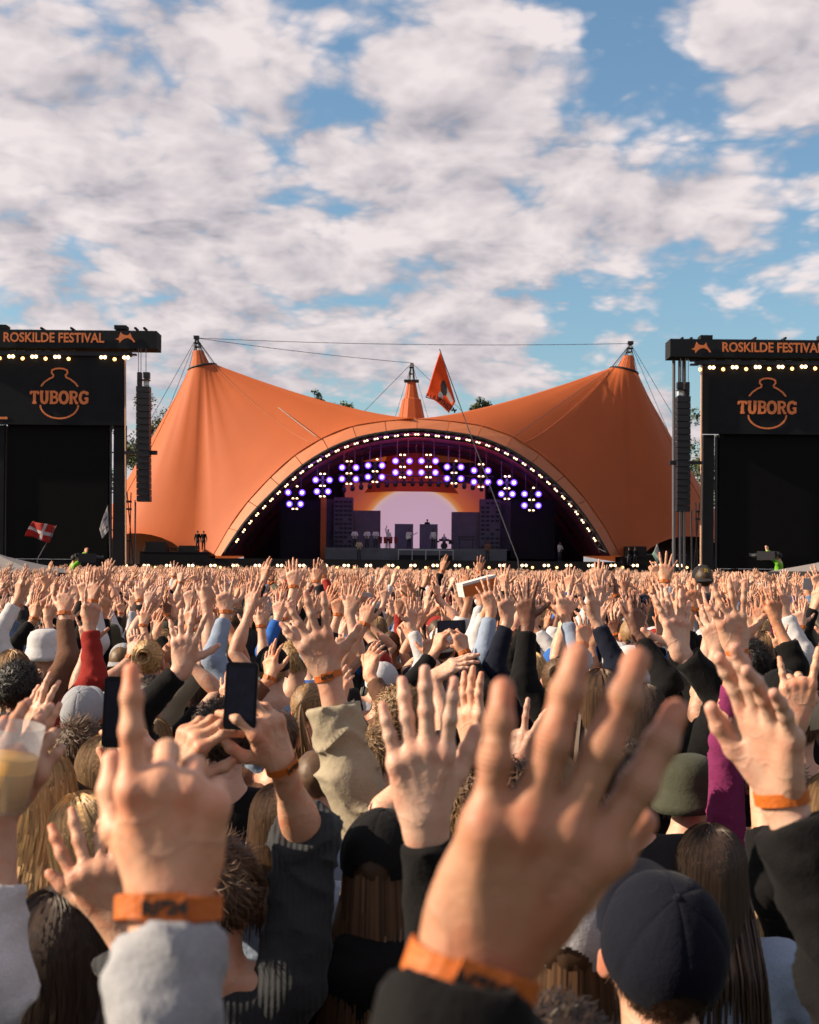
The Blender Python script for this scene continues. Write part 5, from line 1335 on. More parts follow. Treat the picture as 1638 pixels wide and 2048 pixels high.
# beer cup
M_plastic = mat('clear_plastic', (.8, .8, .82), .25, 0, alpha=.26, spec=.5); M_beer = mat('beer', (.85, .42, .015), .3, .05); M_foam = mat('foam', (.8, .76, .68), .8, .05)
cup = tag(bpy.data.objects.new('beer_cup', None), 'clear plastic cup half full of golden beer', 'cup'); link(cup); cup.location = P(22, 1532, 1.735); cup.rotation_euler = (R(4), R(7), 0)
MB().lathe([(.030, -.065), (.042, .060), (.0415, .060), (.0295, -.062)], 24).build('cup_wall', M_plastic, cup, True)
MB().lathe([(.0285, -.061), (.0375, .015), (.002, .0155)], 24).build('beer', M_beer, cup, True)
# ================================================================== the crowd
def rand_garm(rg): return rg.choice(['tee', 'tee', 'long', 'long', 'hood', 'shirt'])
PSETS = [('up', 'up', 'open', 'open', 'tee'), ('up', 'up', 'wide', 'thin', 'long'), ('up', 'mid', 'relax', 'open', 'tee'), ('mid', 'up', 'thin', 'open', 'hood'), ('up', 'up', 'shut', 'relax', 'shirt'),
         ('mid', 'mid', 'open', 'bent', 'long'), ('clap', 'clap', 'shut', 'shut', 'tee'), ('up', 'front', 'wide', 'hold', 'long'), ('front', 'up', 'relax', 'thin', 'tee'), ('up', 'up', 'bent', 'wide', 'long'),
         ('up', 'down', 'horns', 'relax', 'hood'), ('mid', 'up', 'relax', 'wide', 'tee'), ('phone', 'phone', 'hold', 'hold', 'long'), ('up', 'up', 'peace', 'open', 'tee'), ('up', 'mid', 'point', 'thin', 'shirt'), ('up', 'up', 'open', 'shut', 'long')]
GARM = {'tee': (dict(cuff=.30), 't_shirt'), 'long': (dict(cuff=.93, loose=1.05), 'sweater'), 'hood': (dict(cuff=.95, hood=1, loose=1.12, fold=.016), 'hoodie'), 'shirt': (dict(cuff=.78, rolled=1, collar=1, loose=1.15, fold=.016), 'shirt')}
WORD = {'t_shirt': 'tee', 'sweater': 'sweater', 'hoodie': 'hoodie', 'shirt': 'shirt'}
ARMW = {('up', 'up'): 'both arms raised high', ('mid', 'mid'): 'both arms half raised', ('clap', 'clap'): 'clapping overhead', ('phone', 'phone'): 'hands before the face', 'one': 'one arm raised', 'mix': 'arms raised unevenly'}
PROTO = []
for k, (s1, s2, p1, p2, g) in enumerate(PSETS):
    rg = np.random.default_rng(100 + k); al = []
    for e, st, ps in ((1, s1, p1), (-1, s2, p2)):
        a = arm_local(rg, e, st); a['pose'] = ps; a['jit'] = .8; a['hs'] = .94; a['fat'] = .90; a['tend'] = .8; a['low'] = st == 'down'; al.append(a)
    kw, gn = GARM[g]
    f_ = build_figure(dict(head=(0, 0, 1.64), arms=al, seed=200 + k, res=.0060, hres=.010, gres=.015, pitch=R(rg.uniform(0, 10)), yaw=R(rg.uniform(-12, 12)), byaw=0.0, **kw))
    f_['gname'] = gn; f_['arms'] = ARMW.get((s1, s2)) or (ARMW['one'] if 'down' in (s1, s2) or 'front' in (s1, s2) else ARMW['mix']); f_['key'] = (s1, s2); PROTO.append(f_)
HSTY = ['short', 'short', 'tousled', 'tousled', 'long', 'long', 'wavy', 'ponytail', 'curly', 'bun', 'shaved', 'cap', 'cap', 'beanie', 'bucket', 'cap_back']
HARGS = {'short': ('short', 1), 'tousled': ('tousled', 5), 'long': ('long', 9, 420, 1.0, .8), 'wavy': ('wavy', 8, 420, 1.0, .8), 'ponytail': ('ponytail', 2, 420), 'curly': ('curly', 3), 'bun': ('bun', 2), 'shaved': ('shaved', 1)}
HWORD = {'short': 'short %s hair', 'tousled': 'tousled %s hair', 'long': 'long %s hair', 'wavy': 'wavy %s hair', 'ponytail': '%s ponytail', 'curly': 'curly %s hair', 'bun': '%s hair in a bun', 'shaved': 'cropped %s hair'}
def crowd_person(pos, rg, proto=None, hs=None, hc=None, cloth=None, hatc=None, yaw=None, sc=None, z=0.0, label=None, mir=None, skin=None, bands=None):
    f_ = PROTO[proto if proto is not None else int(rg.choice(len(PROTO), p=PW))]
    hs = hs or str(rg.choice(HSTY)); hc = hc or str(rg.choice(['blond', 'dark blond', 'dark blond', 'brown', 'brown', 'dark brown', 'dark brown', 'black', 'ginger'], p=[.13, .14, .12, .15, .13, .12, .1, .08, .03]))
    cloth = cloth or str(rg.choice(['black', 'black', 'charcoal', 'navy blue', 'white', 'light grey', 'denim blue', 'red', 'magenta', 'khaki', 'brown', 'olive', 'mustard', 'blue', 'pale blue', 'black'], p=[.15, .10, .08, .09, .18, .08, .05, .03, .02, .05, .03, .03, .02, .02, .03, .04]))
    hatc = hatc or str(rg.choice(['black', 'white', 'navy blue', 'khaki', 'light grey', 'olive', 'blue', 'red']))
    hat = hs if hs in ('cap', 'cap_back', 'beanie', 'bucket') else None
    hair = hair_of('undercap', 3, 1200, .5) if hat else hair_of(*HARGS[hs])
    bands = bands if bands is not None else tuple(i for i in (0, 1) if rg.random() < .38 and f_['gname'] != 'hoodie')
    if hat: hw = {'cap': '%s cap', 'cap_back': '%s cap worn backwards', 'beanie': '%s beanie', 'bucket': '%s bucket hat'}[hat] % hatc
    else: hw = HWORD[hs] % hc
    lab = label or 'person with %s in a %s %s, %s%s' % (hw, cloth, WORD[f_['gname']], f_['arms'], ', orange wristband' if bands else '')
    if len(lab.replace(',', ' ').replace('-', ' ').split()) > 16: lab = lab.replace(', orange wristband', '').replace(' worn backwards', ' backwards').replace('both arms raised high', 'arms raised high')
    sc = sc or float(rg.normal(1.0, .045))
    o = assemble(f_, (pos[0], pos[1], z), lab, skin if skin is not None else int(rg.choice([0, 1, 2, 3], p=[.45, .38, .13, .04])), cloth, hair, hc, hat, hatc, bands, yaw if yaw is not None else R(rg.normal(0, 9)), sc, bool(rg.random() < .5) if mir is None else mir, 'people in the crowd', f_['gname'])
    TAKEN.append((pos[0], pos[1]))
    if f_['key'] == ('phone', 'phone'): FILMING.append((o, cloth, hw))
    return o
FILMING = []
PW = np.array([2, 2, 1.5, 1.5, 2, 1, .5, .8, .8, 2, .5, 1.5, .5, 1.5, 1, 2]); PW /= PW.sum()
rgc = np.random.default_rng(77)
def at_head(px, py, Y, **kw):
    H = P(px, py, Y); sc = float(np.clip(H.z / 1.64, .9, 1.12)); return crowd_person((H.x, H.y), rgc, sc=sc, **kw)
# recognisable people in the middle distance
at_head(570, 1290, 9.0, proto=0, hs='short', hc='black', cloth='denim blue', skin=1, label='man with short black hair and denim blue t-shirt, neck bare, arms up')
at_head(415, 1288, 9.3, proto=5, hs='bun', hc='ginger', cloth='black')
at_head(486, 1252, 12.5, proto=2, hs='beanie', hatc='blue', cloth='white')
at_head(885, 1300, 8.4, proto=8, hs='beanie', hatc='white', cloth='navy blue')
at_head(766, 1372, 6.4, proto=2, hs='cap', hatc='white', cloth='charcoal')
at_head(430, 1345, 7.6, proto=8, hs='long', hc='dark blond', cloth='charcoal')
at_head(110, 1320, 8.0, proto=1, hs='long', hc='brown', cloth='black')
at_head(620, 1420, 5.4, proto=5, hs='ponytail', hc='dark blond', cloth='brown')
at_head(880, 1395, 5.8, proto=12, hs='tousled', hc='dark brown', cloth='black')
at_head(1040, 1300, 8.0, proto=7, hs='long', hc='dark blond', cloth='white')
at_head(1270, 1320, 7.5, proto=9, hs='tousled', hc='dark brown', cloth='blue')
at_head(1500, 1330, 7.0, proto=3, hs='curly', hc='black', cloth='white')
at_head(1060, 1350, 6.6, proto=9, hs='long', hc='blond', cloth='pale blue')
at_head(330, 1270, 11.0, proto=6, hs='cap', hatc='olive', cloth='navy blue')
at_head(40, 1385, 5.6, proto=10, hs='curly', hc='black', cloth='red')
at_head(300, 1400, 5.9, proto=11, hs='short', hc='dark brown', cloth='black')
at_head(1560, 1400, 5.2, proto=0, hs='cap', hatc='black', cloth='black')
at_head(560, 1480, 4.9, proto=5, hs='short', hc='brown', cloth='brown')
at_head(1200, 1395, 5.3, proto=1, hs='long', hc='brown', cloth='black')
at_head(915, 1222, 16.0, proto=2, hs='beanie', hatc='red', cloth='black')
# a boy on someone's shoulders
H = P(1405, 1160, 10.6)
rider = assemble(low_fig('hood'), (H.x, H.y, H.z - 1.64), 'boy in a charcoal cap and navy hoodie sitting high on shoulders', 0, 'navy blue', hair_of('undercap', 3, 1200, .5), 'brown', 'cap_back', 'charcoal', gname='hoodie', yaw=R(4)); TAKEN.append((H.x, H.y))
capo = [o for o in rider.children if o.name.startswith('cap')][0]
em = MB(); ribbon(em, [(.016 * math.cos(a), .016 * math.sin(a)) for a in np.linspace(0, 2 * math.pi, 15)], .006, Matrix.Identity(4), .003); ribbon(em, [(-.012, -.012), (.012, .012)], .006, Matrix.Identity(4), .003)
ribbon(em, [(-.012, .018), (-.014, .032), (-.005, .026), (0, .036), (.005, .026), (.014, .032), (.012, .018)], .005, Matrix.Identity(4), .003)
em.build('cap_emblem', mat('yellow_thread', (.62, .45, .05), .7, .05), capo, mw=frame_m((0, .0965, .075), (-1, 0, 0), (0, -.25, .97), (0, .97, .25)))
# random people until 300 individuals stand in the crowd
for k_ in range(4): TAKEN.append((H.x * (1 - .09 * k_ - .06), H.y * (1 - .09 * k_ - .06)))
n_ind = sum(1 for o in COL.objects if o.name.startswith('person')); tries = 0
cells = {}
def free(x, y, r):
    return all((x - a) ** 2 + (y - b) ** 2 > r * r for a, b in TAKEN)
YMAX = 16.5
while n_ind < 298 and tries < 30000:
    tries += 1
    Y = math.sqrt(rgc.uniform(4.4 ** 2, YMAX ** 2)); x = rgc.uniform(-.37, .37) * Y
    if not free(x, Y, .42 if Y > 6 else .52) or (Y < 8.2 and 880 < 819 + 2400 * x / Y < 1060): continue      # room round the person with the carton
    crowd_person((x, Y), rgc); n_ind += 1
Y_IND = max(b for a, b in TAKEN)
print('INDIVIDUALS', n_ind, 'tries', tries, 'ymax', Y_IND)

# ------------------------------------------------------------------ the far crowd, past counting: one object
def crowd_mat():
    m = bpy.data.materials.new('far_crowd'); m.use_nodes = True; t = NT(m.node_tree); b = t.n['Principled BSDF']
    at = t.new('ShaderNodeAttribute', attribute_name='tint').outputs['Color']; t.put(b.inputs['Base Color'], t.mix(1.0, at, (ALB, ALB, ALB, 1), 'MULTIPLY')); b.inputs['Roughness'].default_value = .75; b.inputs['Specular IOR Level'].default_value = .2
    return m
M_far = crowd_mat()
far_col = bpy.data.collections.new('far_crowd_members')
SK = [(.62, .37, .26), (.57, .31, .20), (.60, .34, .23), (.44, .22, .13), (.64, .40, .29), (.22, .09, .05)]
def far_member(seed):
    rg = np.random.default_rng(seed); mb = MB(); cols = []
    sk = np.array(SK[int(rg.choice(6, p=[.25, .25, .2, .12, .15, .03]))]) * rg.uniform(.85, 1.15); cl = np.array(list(CLOTH.values())[int(rg.integers(len(CLOTH)))]); hr = np.array(list(HAIRC.values())[int(rg.integers(6))])
    if rg.random() < .2: hr = np.array(list(CLOTH.values())[int(rg.integers(9))])
    def c(col): cols.extend([col] * (len(mb.v) - len(cols)))
    mb.lathe([(.10, 1.0), (.17, 1.25), (.18, 1.40), (.10, 1.47), (.05, 1.52)], 8); c(cl)
    mb.lathe([(.05, 1.5), (.066, 1.56), (.074, 1.64), (.05, 1.7)], 8); c(sk)
    mb.lathe([(.075, 1.59), (.086, 1.66), (.07, 1.735), (.02, 1.755)], 8, (0, -.015, 0)); c(hr)
    long_ = rg.random() < .42
    for e in (-1, 1):
        st = rg.choice(['up', 'up', 'up', 'mid', 'front'])
        a = arm_local(rg, e, st); W = Vector(a['wrist']); S = Vector((e * .165, -.03, 1.45)); E = Vector(ik(npv(S), npv(W), .285, .262, a['hint']))
        k = .93 if long_ else .0; M_ = E.lerp(W, .85 if long_ else 0.0)
        if long_:
            mb.tube([S, E, M_], [.065, .052, .042], 6); c(cl); mb.tube([M_, W], [.032, .028], 6); c(sk)
        else:
            mb.tube([S, S.lerp(E, .5)], [.065, .06], 6); c(cl); mb.tube([S.lerp(E, .4), E, W], [.045, .039, .028], 6); c(sk)
        f = nrm(a['dir']); n = nrm(npv(a['n']) - f * (npv(a['n']) @ f)); l = np.cross(f, n) * (-1 if e > 0 else 1); w = npv(W)
        q = lambda x, y, z=0: Vector(w + l * x + f * y + n * z)
        mb.tube([q(0, -.01), q(.0, .05), q(0, .095)], [.026, .038, .040], 6); 
        k0 = len(mb.v) - 18
        for i in range(k0, len(mb.v)):       # flatten the palm
            v = npv(mb.v[i]) - w; mb.v[i] = tuple(w + v - n * (v @ n) * .60)
        c(sk)
        ps = str(rg.choice(['open', 'wide', 'relax', 'shut', 'bent', 'thin'])); fg, th = POSES[ps]
        for i in range(4):
            sp, m1, m2, m3 = fg[i]; a_ = R(sp); base = l * math.sin(a_) + f * math.cos(a_); K = w + l * KN[i][0] + f * KN[i][1]
            d1 = base * math.cos(R(m1)) - n * math.sin(R(m1)); d2 = base * math.cos(R(m1 + m2)) - n * math.sin(R(m1 + m2))
            L1 = LEN[i][0]; L2 = LEN[i][1] + LEN[i][2]; mb.tube([K - d1 * .01, K + d1 * L1, K + d1 * L1 + d2 * L2], [.0105, .0095, .0072], 5)
        K = w + l * .022 + f * .03; d1 = nrm(l * th[0][0] + f * th[0][1] + n * th[0][2]); d2 = nrm(l * th[2][0] + f * th[2][1] + n * th[2][2]); mb.tube([K, K + d1 * .05, K + d1 * .05 + d2 * .055], [.014, .012, .009], 5); c(sk)
        if rg.random() < .3: mb.tube([W - Vector(nrm(npv(W) - npv(E))) * .02, W], [.034, .034], 7); c(np.array([.50, .12, .015]))
    me = mb.mesh('crowd_member', [M_far], True); at = me.color_attributes.new('tint', 'FLOAT_COLOR', 'POINT'); A_ = np.array(cols); at.data.foreach_set('color', np.c_[A_, np.ones(len(A_))].astype(np.float32).ravel())
    o = bpy.data.objects.new('crowd_member', me); far_col.objects.link(o)
NVAR = 44
for k in range(NVAR): far_member(900 + k)
pts = []; Y = Y_IND + .3
def blocked(x, y): return (28.2 < y < 35.5) and (x < -7.4 or x > 9.0)
rgf = np.random.default_rng(9)
while Y < 101.0:
    gap = .50 if Y < 60 else .62
    half = .365 * Y + 1.0; x = -half + rgf.uniform(0, .5)
    while x < half:
        if not blocked(x, Y): pts.append((x + rgf.normal(0, .07), Y + rgf.normal(0, .12), 0))
        x += gap * rgf.uniform(.8, 1.25)
    Y += .56 if Y < 60 else .70
# thin the seam with the individual people
for Yb in np.arange(11.5, Y_IND, .5):
    x = -.37 * Yb
    while x < .37 * Yb:
        if free(x, Yb, .44): pts.append((x, Yb, 0)); TAKEN.append((x, Yb))
        x += .3
me = bpy.data.meshes.new('crowd_points'); me.from_pydata(pts, [], [])
n = len(pts); sca = me.attributes.new('psc', 'FLOAT', 'POINT'); rot = me.attributes.new('prot', 'FLOAT', 'POINT'); pid = me.attributes.new('pid', 'INT', 'POINT')
sca.data.foreach_set('value', np.clip(rgf.normal(1.0, .045, n), .9, 1.1).astype(np.float32)); rot.data.foreach_set('value', rgf.normal(0, .16, n).astype(np.float32)); pid.data.foreach_set('value', rgf.integers(0, NVAR, n).astype(np.int32))
crowd = mesh_obj('crowd', me); tag(crowd, 'dense mass of far festival-goers with raised hands before the stage', 'crowd', kind='stuff')
ng = bpy.data.node_groups.new('crowd_spread', 'GeometryNodeTree')
ng.interface.new_socket('Geometry', in_out='INPUT', socket_type='NodeSocketGeometry'); ng.interface.new_socket('Geometry', in_out='OUTPUT', socket_type='NodeSocketGeometry')
N_ = ng.nodes; L_ = ng.links
gi, go = N_.new('NodeGroupInput'), N_.new('NodeGroupOutput'); ci = N_.new('GeometryNodeCollectionInfo'); ci.inputs['Collection'].default_value = far_col; ci.inputs['Separate Children'].default_value = True
ip = N_.new('GeometryNodeInstanceOnPoints'); ip.inputs['Pick Instance'].default_value = True
def named(nm, ty):
    q = N_.new('GeometryNodeInputNamedAttribute'); q.data_type = ty; q.inputs['Name'].default_value = nm; return [s_ for s_ in q.outputs if s_.enabled][0]
cx = N_.new('ShaderNodeCombineXYZ'); L_.new(named('prot', 'FLOAT'), cx.inputs[2])
L_.new(gi.outputs[0], ip.inputs['Points']); L_.new(ci.outputs[0], ip.inputs['Instance']); L_.new(named('pid', 'INT'), ip.inputs['Instance Index']); L_.new(cx.outputs[0], ip.inputs['Rotation']); L_.new(named('psc', 'FLOAT'), ip.inputs['Scale']); L_.new(ip.outputs[0], go.inputs[0])
md = crowd.modifiers.new('spread', 'NODES'); md.node_group = ng
print('FAR', n)
# ================================================================== things held up in the crowd, flags, crew, musicians
bpy.context.view_layer.update()
for (o, cl, hw) in FILMING:
    p = o.matrix_world @ Vector((0, .345, 1.965)); phone(p, 'black phone held up by the person with %s in %s' % (hw, cl), R(random.uniform(-4, 4)) + (R(90) if random.random() < .3 else 0), o.rotation_euler.z, R(-4), 1.0, 'phones held up in the crowd')
M_card = mat('orange_carton', (.55, .13, .02), .7, .05); M_cardw = mat('white_carton_face', (.62, .60, .58), .7, .05)
hero('person in a white sleeve lifting an orange and white carton', (1010, 1305, 7.6), [dict(side='L', w=(983, 1200, 7.5), t=(975, 1150, 7.5), pose='grip', n=(.2, -1, 0), cuff=.80, hint=(-.3, .6, -.6), hs=1.05), lowR], cloth='white', hair=hair_of('short', 1), hairc='dark blond', res=.007, gres=.015, s=1.05)
ct_ = tag(bpy.data.objects.new('carton', None), 'long orange and white carton held aloft in one hand', 'carton'); link(ct_); ct_.matrix_world = Matrix.Translation(P(955, 1172, 7.42)) @ Matrix.Rotation(R(25), 4, 'Z') @ Matrix.Rotation(R(-14), 4, 'Y') @ Matrix.Scale(.92, 4)
MB().box((-.13, -.045, -.045), (.13, .045, .030)).build('carton_body', M_card, ct_); MB().box((-.131, -.046, .0302), (.131, .046, .047)).build('carton_top', M_cardw, ct_); MB().box((-.1335, -.044, -.044), (-.1305, .044, .029)).build('carton_end', M_cardw, ct_)
for k in range(6): MB().box((.095 + k * .004, -.0465, -.035), (.0965 + k * .004 + (.001 if k % 2 else 0), -.0452, .005)).build('print_bar', M_bandprint, ct_)
hero('person holding up a pale green drinks can', (1165, 1350, 8.0), [dict(side='R', w=(1143, 1290, 7.9), t=(1125, 1255, 7.9), pose='grip', n=(.6, -.8, 0), cuff=.3, hint=(.6, -.3, -.6)), lowL], cloth='black', hair=hair_of('short', 1), hairc='brown', res=.007, gres=.015, gname='t_shirt')
can = tag(bpy.data.objects.new('drinks_can', None), 'pale green and white drinks can held up in a hand', 'can'); link(can); can.matrix_world = Matrix.Translation(P(1124, 1262, 7.86)) @ Matrix.Rotation(R(5), 4, 'Y')
MB().lathe([(.024, -.060), (.031, -.054), (.031, .050), (.026, .060), (.024, .061)], 16).build('can_body', mat('pale_green_can', (.36, .40, .22), .4, .1), can, True); MB().lathe([(.0235, .0612), (.0235, .0625), (.002, .063)], 16).build('can_lid', M_silver, can); MB().lathe([(.002, -.0001), (.016, 0), (.0161, .0012), (.002, .0013)], 12, M=frame_m((0, -.0312, -.01), (1, 0, 0), (0, 0, 1), (0, -1, 0))).build('can_badge', mat('olive_badge', (.12, .14, .03), .5), can)
M_paper = mat('white_paper', (.52, .50, .54), .8, .05)
for (px, py, Y, w, h, rz, lab) in ((530, 1215, 12.0, .16, .20, -.3, 'white paper sheet held up behind the beige sleeve'), (725, 1203, 13.5, .20, .22, .1, 'pale paper sign held up in the mid crowd'), (552, 1372, 6.6, .075, .10, .05, 'small white paper card near the filming phone'), (1628, 1168, 12.0, .22, .12, 0, 'white card raised high by the screen tower side')):
    o = tag(MB().box((-w / 2, -.002, -h / 2), (w / 2, .002, h / 2)).build('paper_sheet', M_paper), lab, 'paper'); o.matrix_world = Matrix.Translation(P(px, py, Y)) @ Matrix.Rotation(rz, 4, 'Y') @ Matrix.Rotation(.25, 4, 'X')

# ------------------------------------------------------------------ flags
def patch(A, B, C, D, Y, nu, nv, wave, fn, seed=1):
    """A-B along the pole, D-C the fly edge; fn(u,v) gives the material index"""
    mb = MB(); A, B, C, D = [P(*q, Y) for q in (A, B, C, D)]
    for i in range(nu + 1):
        for j in range(nv + 1):
            u, v = i / nu, j / nv; p = (A * (1 - u) + B * u) * (1 - v) + (D * (1 - u) + C * u) * v
            p.y += wave * math.sin(v * 7 + u * 2.5 + seed) * v ** .7; p.z += wave * .35 * math.sin(v * 6 + u * 4) * v; mb.v.append(tuple(p))
    for i in range(nu):
        for j in range(nv): a = i * (nv + 1) + j; mb.f.append((a, a + nv + 1, a + nv + 2, a + 1)); mb.mi.append(fn((i + .5) / nu, (j + .5) / nv))
    return mb
def flag(name, label, org, poles, pole_r, patchmb, mats):
    o = empty(name, org, label=label, cat='flag'); I = Matrix.Translation(-Vector(org))
    MB().tube([I @ Vector(q) for q in poles], pole_r, 6).build('pole', M_cable, o)
    patchmb.v = [tuple(I @ Vector(v)) for v in patchmb.v]; ob = patchmb.build('cloth', mats, o, True); sm = ob.modifiers.new('t', 'SOLIDIFY'); sm.thickness = .004; return o
M_fred = mat('flag_red', (.42, .03, .025), .8, .1, 4); M_fwhite = mat('flag_white', (.55, .53, .55), .8, .05); M_fora = mat('flag_orange', (.95, .11, .015), .75, .1, 4); M_fdark = mat('flag_dark', (.02, .015, .02), .8, .05); M_fgrn = mat('flag_pale_green', (.25, .42, .36), .8, .05)
for m_ in (M_fora, M_fred, M_fwhite): translucent(m_, .4)
Yf = 45.0; g0 = P(72, 1140, Yf); g0.z = 0
flag('flag', 'red flag with a white cross on a slanting pole', g0, [(g0.x, Yf, 1.2), P(75, 1118, Yf), P(113, 1051, Yf)], .02, patch((112, 1053), (99, 1086), (51, 1071), (64, 1041), Yf, 16, 26, .12, lambda u, v: 1 if (.42 < u < .60 or .34 < v < .46) else 0), [M_fred, M_fwhite])
Yf = 62.0; g0 = P(222, 1140, Yf); g0.z = 0
flag('flag', 'white flag with dark scrawled lettering beside the tower leg', g0, [(g0.x, Yf, 1.2), P(219, 1080, Yf), P(215, 1010, Yf)], .02, patch((215, 1012), (218, 1060), (205, 1077), (198, 1058), Yf, 24, 16, .08, lambda u, v: 1 if abs(v - .5 - .28 * math.sin(u * 14)) < .09 and .15 < u < .92 else 0), [M_fwhite, M_fdark])
Yf = 60.0; g0 = P(1328, 1140, Yf); g0.z = 0
flag('flag', 'small pale green and white flag before the shaded side opening', g0, [(g0.x, Yf, 1.2), P(1326, 1132, Yf), P(1314, 1086, Yf)], .02, patch((1314, 1088), (1322, 1112), (1315, 1128), (1305, 1108), Yf, 10, 8, .08, lambda u, v: 1 if v > .6 else 0), [M_fwhite, M_fgrn])
Yf = 40.0; g0 = P(1043, 1140, Yf); g0.z = 0
def ofn(u, v):
    if (u - .52) ** 2 / .022 + (v - .42) ** 2 / .030 < 1: return 1
    if .52 < u < .92 and abs(v - .38 + (u - .6) * .25) < .12: return 2
    if (u - .50) ** 2 + (v - .68) ** 2 < .012: return 2
    return 0
of = flag('flag', 'large orange flag with a dark and white print on a long slanting pole', g0, [(g0.x, Yf, .9), P(1036, 1120, Yf), P(937, 858, Yf), P(879, 698, Yf)], .016, patch((881, 700), (911, 803), (898, 826), (852, 790), Yf, 30, 24, .10, ofn, 2), [M_fora, M_fdark, M_fwhite])
for (word, c, ang) in (('MIGHTY', (893, 812), 34), ('BULLS', (867, 797), 16)):
    tm = text_mesh(word, .20, M_fdark, .002, .006, 'flag_lettering'); v = P(*c, Yf) - g0; v.y = -.14
    mesh_obj('flag_lettering', tm, None, of, Matrix.Translation(v) @ facing((0, 0, 0)) @ Matrix.Rotation(-R(ang), 4, 'Z') @ Matrix.Diagonal((-1, 1, 1, 1)) @ Matrix.Translation((0, -.06, 0)))

# ------------------------------------------------------------------ marquees and camera crew above the crowd
M_marq = mat('grey_marquee', (.20, .18, .17), .6, .12, 1.5, .3, 5)
def marquee(px, side, Y, label):
    zc, ze = P(px, 1106, Y).z, P(px, 1144, Y).z; c = P(px, 1140, Y)
    o = empty('marquee', (c.x, Y, 0), label=label, cat='marquee'); w, d = 135 / 2400 * Y, 1.9
    mb = MB(); n = 8; vs_ = []
    cor = [(-w, -d), (w, -d), (w, d), (-w, d)]
    for k in range(4):
        a, b = cor[k], cor[(k + 1) % 4]; mb = MB(); g = []
        for i in range(n + 1):
            for j in range(n + 1):
                u, t_ = j / n, i / n; x = (a[0] * (1 - u) + b[0] * u) * t_; y = (a[1] * (1 - u) + b[1] * u) * t_; g.append((x, y, zc + (ze - zc) * t_ ** .8 - .05 * math.sin(math.pi * u) * t_))
        mb.add(g, [(i * (n + 1) + j, (i + 1) * (n + 1) + j, (i + 1) * (n + 1) + j + 1, i * (n + 1) + j + 1) for i in range(n) for j in range(n)]); mb.build('roof_panel', M_marq, o, True)
        MB().add([(a[0], a[1], ze), (b[0], b[1], ze), (b[0], b[1], ze - .22), (a[0], a[1], ze - .22), (a[0] * .98, a[1] * .98, ze), (b[0] * .98, b[1] * .98, ze), (b[0] * .98, b[1] * .98, ze - .22), (a[0] * .98, a[1] * .98, ze - .22)], [(0, 1, 2, 3), (7, 6, 5, 4), (3, 2, 6, 7), (0, 4, 5, 1)]).build('valance', M_black, o)
        MB().tube([(a[0] * .97, a[1] * .97, 0), (a[0] * .97, a[1] * .97, ze)], .04, 6).build('leg', M_steel, o)
marquee(-8, -1, 31, 'grey marquee roof beside the cameraman and the red flag'); marquee(1716, 1, 31, 'grey marquee roof beside the cameraman at the shaded tower')
cloth_mat('hi-vis green', (.16, .42, .03)); cloth_mat('dark', (.006, .006, .008))
def simple_fig(st, ps, seed, **kw):
    rg = np.random.default_rng(seed); al = []
    for e, s_, p_ in ((1, st[0], ps[0]), (-1, st[1], ps[1])):
        a = arm_local(rg, e, s_); a['pose'] = p_; a['low'] = True; al.append(a)
    return build_figure(dict(head=(0, 0, 1.64), arms=al, seed=seed, res=.013, hres=.013, gres=.02, **kw))
FP, FU, FD = simple_fig(('play', 'play'), ('hold', 'hold'), 1), simple_fig(('up', 'down'), ('fist', 'relax'), 2), simple_fig(('down', 'down'), ('relax', 'relax'), 3)
FC = simple_fig(('phone', 'phone'), ('hold', 'hold'), 4)
for (px, py, lab, yw) in ((150, 1118, 'cameraman in a green vest filming beside the grey marquee and red flag', R(-60)), (1556, 1114, 'cameraman in a green vest on a platform by the shaded tower', R(60))):
    Yc = 34.0; H = P(px, py, Yc); zb = H.z - 1.64
    assemble(FC, (H.x, Yc, zb), lab, 1, 'hi-vis green', hair_of('short', 1), 'black', yaw=yw, gname='vest')
    o = empty('camera_platform', (H.x, Yc + .2, 0), label='low black camera platform under the %s cameraman' % ('marquee-side' if px < 800 else 'tower-side'), cat='platform')
    MB().box((-1.1, -.9, zb - .12), (1.1, .9, zb)).build('deck', M_drape, o)
    for x in (-1, 1):
        for y in (-.8, .8): MB().tube([(x, y, 0), (x, y, zb - .12)], .04, 5).build('leg', M_steel, o)
    e_ = 1 if px < 800 else -1
    cm_ = tag(bpy.data.objects.new('video_camera', None), 'black broadcast camera held by the %s cameraman' % ('marquee-side' if px < 800 else 'tower-side'), 'camera'); link(cm_); cm_.matrix_world = Matrix.Translation((H.x + e_ * .34, Yc - .05, H.z + .03)) @ Matrix.Rotation(yw, 4, 'Z')
    MB().box((-.09, -.25, -.12), (.09, .25, .13)).build('camera_body', M_housing, cm_); MB().lathe([(.07, 0), (.075, .05), (.06, .16), (.075, .22)], 12, M=Matrix.Translation((0, .25, 0)) @ Matrix.Rotation(R(-90), 4, 'X')).build('lens', M_housing, cm_); MB().box((-.05, -.32, .02), (.05, -.25, .12)).build('viewfinder', M_housing, cm_)

